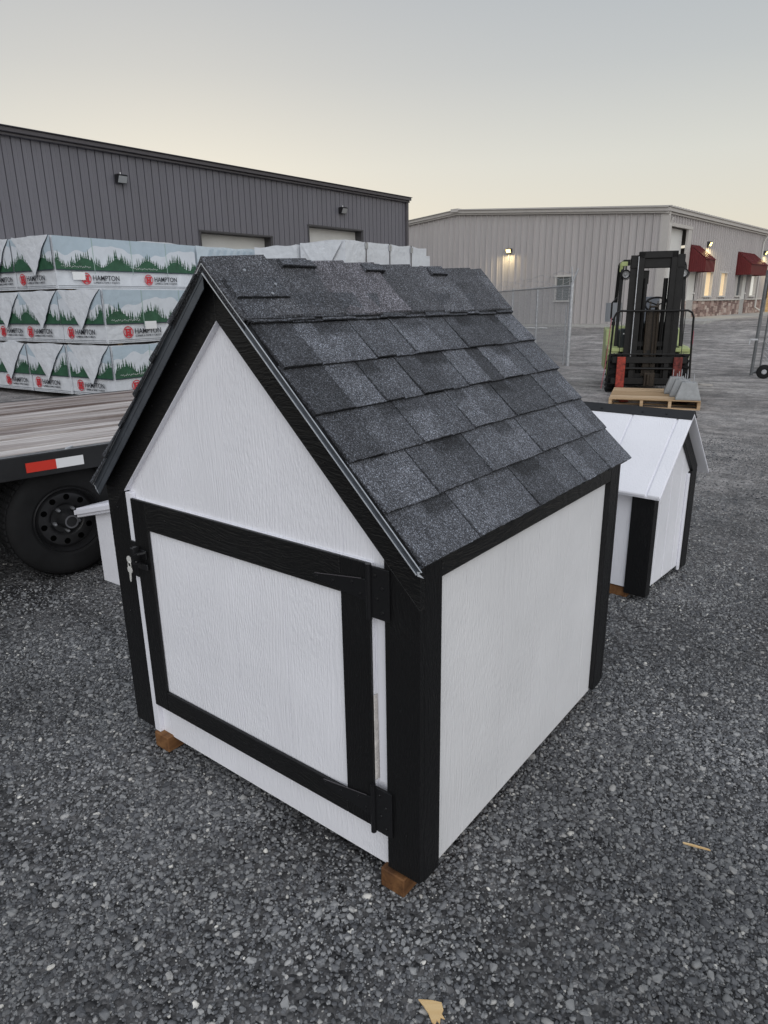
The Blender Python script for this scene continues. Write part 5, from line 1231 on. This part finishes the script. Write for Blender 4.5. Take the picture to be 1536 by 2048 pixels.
# nail heads sprinkled over the boards
rn = random.Random(11)
for x, z in ((.05, .86), (.045, .5), (.06, .2), (1.17, .85), (1.165, .55), (1.18, .2), (.30, .86), (.55, .85), (.80, .86), (.35, .2), (.7, .21), (.43, 1.32), (.52, 1.40), (.30, 1.20), (.79, 1.30), (.95, 1.12), (.17, .40), (1.035, .6), (1.04, .4), (.17, .6)):
    y_ = DY0 if (.13 < x < 1.08 and z < .9) else 0
    mb = MB(); mb.lathe([(.0032, 0), (.0028, .0012), (0, .0016)], (x, y_-.0002, z), (0, -1, 0), 8); mb.build('nail_head', m_blackmetal, sh)

# roof deck
OV = .030
for sg in (1, -1):
    f = (lambda x: x) if sg > 0 else (lambda x: WS-x)
    mb = MB(); mb.prism([(f(WS/2), KO-WS/2+.0), (f(WS+.012), KO-WS-.012), (f(WS+.012), KO-WS-.012+.0125), (f(WS/2), KO-WS/2+.0125)], -OV+.004, DS+OV-.004, 'y'); mb.build('roof_deck', m_black_y, sh)
# drip edges: flange down the rake plus thin top return
q2 = math.sqrt(.5)
def slope_pt(s, y, h, sg=1):
    """s metres upslope from the eave edge, h metres above the deck plane"""
    xe, ze = 1.237, .938-.008*1.414
    x = xe-s*q2+h*q2; z = ze+s*q2+h*q2
    return Vector((x if sg > 0 else WS-x, y, z))
RIDGE_S = (1.237-WS/2)/q2
for sg, lo in ((1, -.0085), (-1, -.034)):
    mb = MB(); y0 = -.029; hi = .007; m_ = (hi+lo)/2
    a = -.004; b = RIDGE_S
    F = lambda s_, y_, h_: slope_pt(s_, y_, h_, sg)
    # b+h keeps the mitre plumb at the ridge
    mb.add([F(a, y0, hi), F(b+hi, y0, hi), F(b+lo, y0, lo), F(a+.003, y0+.001, lo), F(a, y0+.0015, hi), F(b+hi, y0+.0015, hi), F(b+lo, y0+.0015, lo), F(a+.003, y0+.0025, lo)],
           [(0, 1, 2, 3), (4, 7, 6, 5), (0, 4, 5, 1), (3, 2, 6, 7), (0, 3, 7, 4)])
    mb.add([F(.0045, y0+.0016, .0042), F(b, y0+.0016, .0042), F(b, y0+.05, .0042), F(.0045, y0+.05, .0042)], [(0, 1, 2, 3)])
    de = mb.build('drip_edge', m_drip, sh)
    m3 = MB(); m3.bar(F(a, y0-.001, hi), F(b+hi, y0-.001, hi), .0018, .0016); m3.build('rim_highlight', m_dripbright, de)  # pale bar paints the highlight along the drip's outer rim
    m3 = MB(); m3.bar(F(a+.003, y0-.001, lo), F(b+lo, y0-.001, lo), .0021, .0019); m3.build('metal_hem', m_dripbright if sg > 0 else m_drip, de)
    if sg < 0:
        m3 = MB(); m3.bar(F(a, y0-.0006, m_), F(b+m_, y0-.0006, m_), .0016, .0012); m3.build('metal_crease', m_drip, de)
    mb = MB(); mb.add([F(-.002, y0-.0005, .006), F(-.004, y0-.0005, lo), F(-.016, y0+.005, -.002), F(.004, y0-.0008, -.002)], [(0, 1, 2, 3)]); mb.build('cut_corner', m_dripbright, de)
# shingles; PATCH: darker printed shadow bands under the next course, as seen
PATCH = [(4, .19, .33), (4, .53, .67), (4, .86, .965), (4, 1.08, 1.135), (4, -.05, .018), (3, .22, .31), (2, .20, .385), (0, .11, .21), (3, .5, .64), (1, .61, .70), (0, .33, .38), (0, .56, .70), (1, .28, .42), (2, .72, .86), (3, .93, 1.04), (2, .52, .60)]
EXP = .1385
joints = {0: [.216, .385, .535, .714, .855, 1.06, 1.184], 1: [.188, .444, .611, .751, .93, 1.048], 2: [.107, .398, .514, .616, .886, 1.049], 3: [.12, .319, .408, .645, .857, 1.10], 4: [.018, .332, .416, .672, .80, .975, 1.139], 5: [.23, .47, .7, .95, 1.15]}
tones = {0: 'mMlMdml', 1: 'MlmdMlm', 2: 'dmlmlMd', 3: 'DlmMdml', 4: 'dlmMlmd', 5: 'mdlmdm'}
tv = {'D': .55, 'd': .72, 'm': .98, 'M': 1.12, 'l': 1.32}
def shingle(sg, s0, s1, ya, yb, hb, ht, tone, skew, proud, nm='shingle', seed=0, lift=0):
    mb = MB(); n = max(3, int((yb-ya)/.011)); rn_ = random.Random(seed); rows = 8; crs = int(round((s0-.004)/EXP))
    top, tn_ = [], []
    for r_ in range(rows+1):
        u_ = r_/rows; s = s0+(s1-s0)*u_; h = hb+(ht-hb)*u_
        for c in range(n+1):
            y = ya+(yb-ya)*c/n + skew*u_*0
            js = rn_.uniform(-.0012, .0012) if r_ == 0 else 0
            top.append(slope_pt(s+js, y, h+(rn_.uniform(0, .0011) if r_ < 2 else 0)+(lift*(1-u_)**2), sg))
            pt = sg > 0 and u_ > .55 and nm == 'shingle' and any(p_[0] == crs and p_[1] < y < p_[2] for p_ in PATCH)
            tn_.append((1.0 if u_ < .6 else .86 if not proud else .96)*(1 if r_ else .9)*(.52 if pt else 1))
    k = len(top); bot = [slope_pt(s0, ya+(yb-ya)*c/n, max(hb-.0042-(.0022 if proud else 0), .0006), sg) for c in range(n+1)]
    fs = [(r_*(n+1)+c, r_*(n+1)+c+1, (r_+1)*(n+1)+c+1, (r_+1)*(n+1)+c) for r_ in range(rows) for c in range(n)]
    fs += [(c+1, c, k+c, k+c+1) for c in range(n)]
    # sides
    vs = top+bot; lb_ = len(vs)
    for c in (0, n):
        for r_ in range(rows+1): vs.append(slope_pt(s0+(s1-s0)*r_/rows, ya+(yb-ya)*c/n, max(min(hb-.02, .0006), .0006), sg))
    for i, c in enumerate((0, n)):
        for r_ in range(rows): fs.append((r_*(n+1)+c, (r_+1)*(n+1)+c, lb_+i*(rows+1)+r_+1, lb_+i*(rows+1)+r_))
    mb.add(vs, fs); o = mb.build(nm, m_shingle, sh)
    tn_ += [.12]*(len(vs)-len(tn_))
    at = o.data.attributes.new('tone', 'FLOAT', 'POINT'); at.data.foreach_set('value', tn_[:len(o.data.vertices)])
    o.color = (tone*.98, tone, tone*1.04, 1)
    return o
YA, YB = -.013, DS+OV+.012
for sg in (1, -1):
    for c in range(6):
        js = joints[c] if sg > 0 else [round(q+.06*((c*37) % 5-2)/2, 3) for q in joints[(c+2) % 6]]
        YA = -.017 if sg > 0 else -.040
        ys = [YA+random.uniform(-.004, .004)]+[q for q in js if YA+.04 < q < YB-.04]+[YB+random.uniform(-.004, .004)]
        tn = tones[c]; fine = [ys[0]]
        for a, b in zip(ys[:-1], ys[1:]):
            if b-a > .19: fine.append(a+(b-a)*random.choice((.38, .55, .62)))
            fine.append(b)
        ys = fine
        for i, (a, b) in enumerate(zip(ys[:-1], ys[1:])):
            proud = i % 2 == 0; s0 = .004+c*EXP+random.uniform(-.0015, .0015)
            tone = tv[tn[i % len(tn)]]*random.uniform(.95, 1.05)
            hb = .0115+(.0050 if proud else 0)
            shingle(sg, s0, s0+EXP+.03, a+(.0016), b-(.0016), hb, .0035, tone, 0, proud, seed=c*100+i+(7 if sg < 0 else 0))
# ridge cap pieces, front ones lapping over the next
cy = [-.030, .17, .325, .48, .624, .813, 1.003, 1.195, YB+.004]
for i in range(8):
    a, b = cy[i]-(.12 if i else 0), cy[i+1]
    mb = MB(); vs, tn_ = [], []; n = 5
    drop = [.176+random.uniform(-.004, .004) for _ in range(2)]
    prof = [(-1, drop[0]), (-1, .09), (-1, .02), (0, 0), (1, .02), (1, .09), (1, drop[1])]
    for k in range(n+1):
        u_ = k/n; y = a+(b-a)*u_; h = .012+.0095*u_+(0.0 if i else .002)
        for sd, d_ in prof:
            if sd == 0: v_ = Vector((WS/2, y, 1.565+h*1.30-.004))
            else: v_ = slope_pt(RIDGE_S-d_+random.uniform(-.0008, .0008), y+(.008*math.sin(d_*30+i) if k == n else 0), h+.004*(d_ > .15)*random.random(), sd)
            vs.append(v_); tn_.append(.9 if u_ < .6 else 1.0)
    m_ = len(prof); fs = [(k*m_+j, k*m_+j+1, (k+1)*m_+j+1, (k+1)*m_+j) for k in range(n) for j in range(m_-1)]
    base = len(vs)
    for k in (0, n):
        for j in range(m_): vs.append(Vector(vs[k*m_+j])-Vector((0, 0, .0065 if k or i else .030)))
    for q, k in enumerate((0, n)): fs += [(k*m_+j, k*m_+j+1, base+q*m_+j+1, base+q*m_+j) for j in range(m_-1)]
    for j in (0, m_-1):
        b2 = len(vs); vs += [Vector(vs[k*m_+j])-Vector((0, 0, .007)) for k in range(n+1)]
        fs += [(k*m_+j, (k+1)*m_+j, b2+k+1, b2+k) for k in range(n)]
    mb.add(vs, fs); o = mb.build('ridge_shingle', m_shingle, sh)
    at = o.data.attributes.new('tone', 'FLOAT', 'POINT'); at.data.foreach_set('value', tn_+[.12]*(len(vs)-len(tn_)))
    t0 = [.95, .8, 1.2, 1.35, .85, 1.15, .8, 1.05][i]; o.color = (t0*(1.06 if i in (2, 3) else 1), t0, t0*1.02, 1)
# starter layers peeping out under the cap + lifted tabs
for i, (a, b, ds, h) in enumerate(((-.019, .20, .012, .0165), (-.0185, .42, .007, .019), (.30, .62, .006, .0165), (.70, 1.0, .006, .017), (.98, YB, .004, .0165))):
    shingle(1, RIDGE_S-.176-ds, RIDGE_S-.10, a, b, h, h+.002, .8, 0, True, 'cap_underlayer', seed=900+i)
shingle(1, .765, .83, -.0155, .155, .0285, .0270, .78, 0, True, 'cap_underlayer', seed=950)
for i, (a, b) in enumerate(((.21, .335), (.55, .64), (.90, .99))):
    shingle(1, .874-.004*i, .900, a, b, .0300, .0290, .95, 0, False, 'lifted_tab', seed=960+i, lift=.002)
for s, y in ((.845, .055), (.80, .125), (.768, .092)):
    mb = MB(); p = slope_pt(s, y, .0345); mb.lathe([(.0042, 0), (.004, .001), (0, .0013)], p, (1, 0, 1), 12); mb.build('roofing_nail', m_galv, sh)

# ------------------------------------------------------------------ litter on the gravel
mb = MB(); pts = [(-.040, .030), (.002, .028), (.030, .022), (.034, .0), (.028, -.012), (.036, -.026), (.024, -.022), (.020, -.040), (.012, -.030), (.006, -.044), (-.004, -.034), (-.012, -.010), (-.026, .012)]
mb.prism([(a*.92, b*.92) for a, b in pts], 0, .004, 'z'); o = mb.build('wood_chip', m_chip, bevel=.0006)
o.location = (1.398, -.208, .012); o.scale = (.78, .78, 1); o.rotation_euler = (.06, .05, YAW+.0); tag(o, 'torn triangular chip of fresh yellow wood lying on the gravel near the bottom edge', 'wood chip')
mb = MB(); mb.prism([(-.045, .012), (-.01, .006), (.045, -.010), (.050, -.016), (.0, -.006), (-.044, .007)], 0, .004, 'z'); o = mb.build('wood_splinter', m_chip)
o.location = (1.724, .617, .012); o.scale = (.72, .6, 1); o.rotation_euler = (.05, -.04, YAW-.25); tag(o, 'thin pale wood splinter on the gravel right of the shed', 'wood splinter')
rn = random.Random(77)
mb = MB()
mb.prism([(-.2, 0), (0, .03), (.25, .0), (.3, -.04), (-.1, -.04)], 0, .03, 'z'); o = mb.build('scrap_board', m_tantrim); o.location = (-1.0, 11.9, .01); o.scale = (.5, .8, 1); tag(o, 'pale flat scrap lying on the gravel to the right of the forklift', 'scrap')
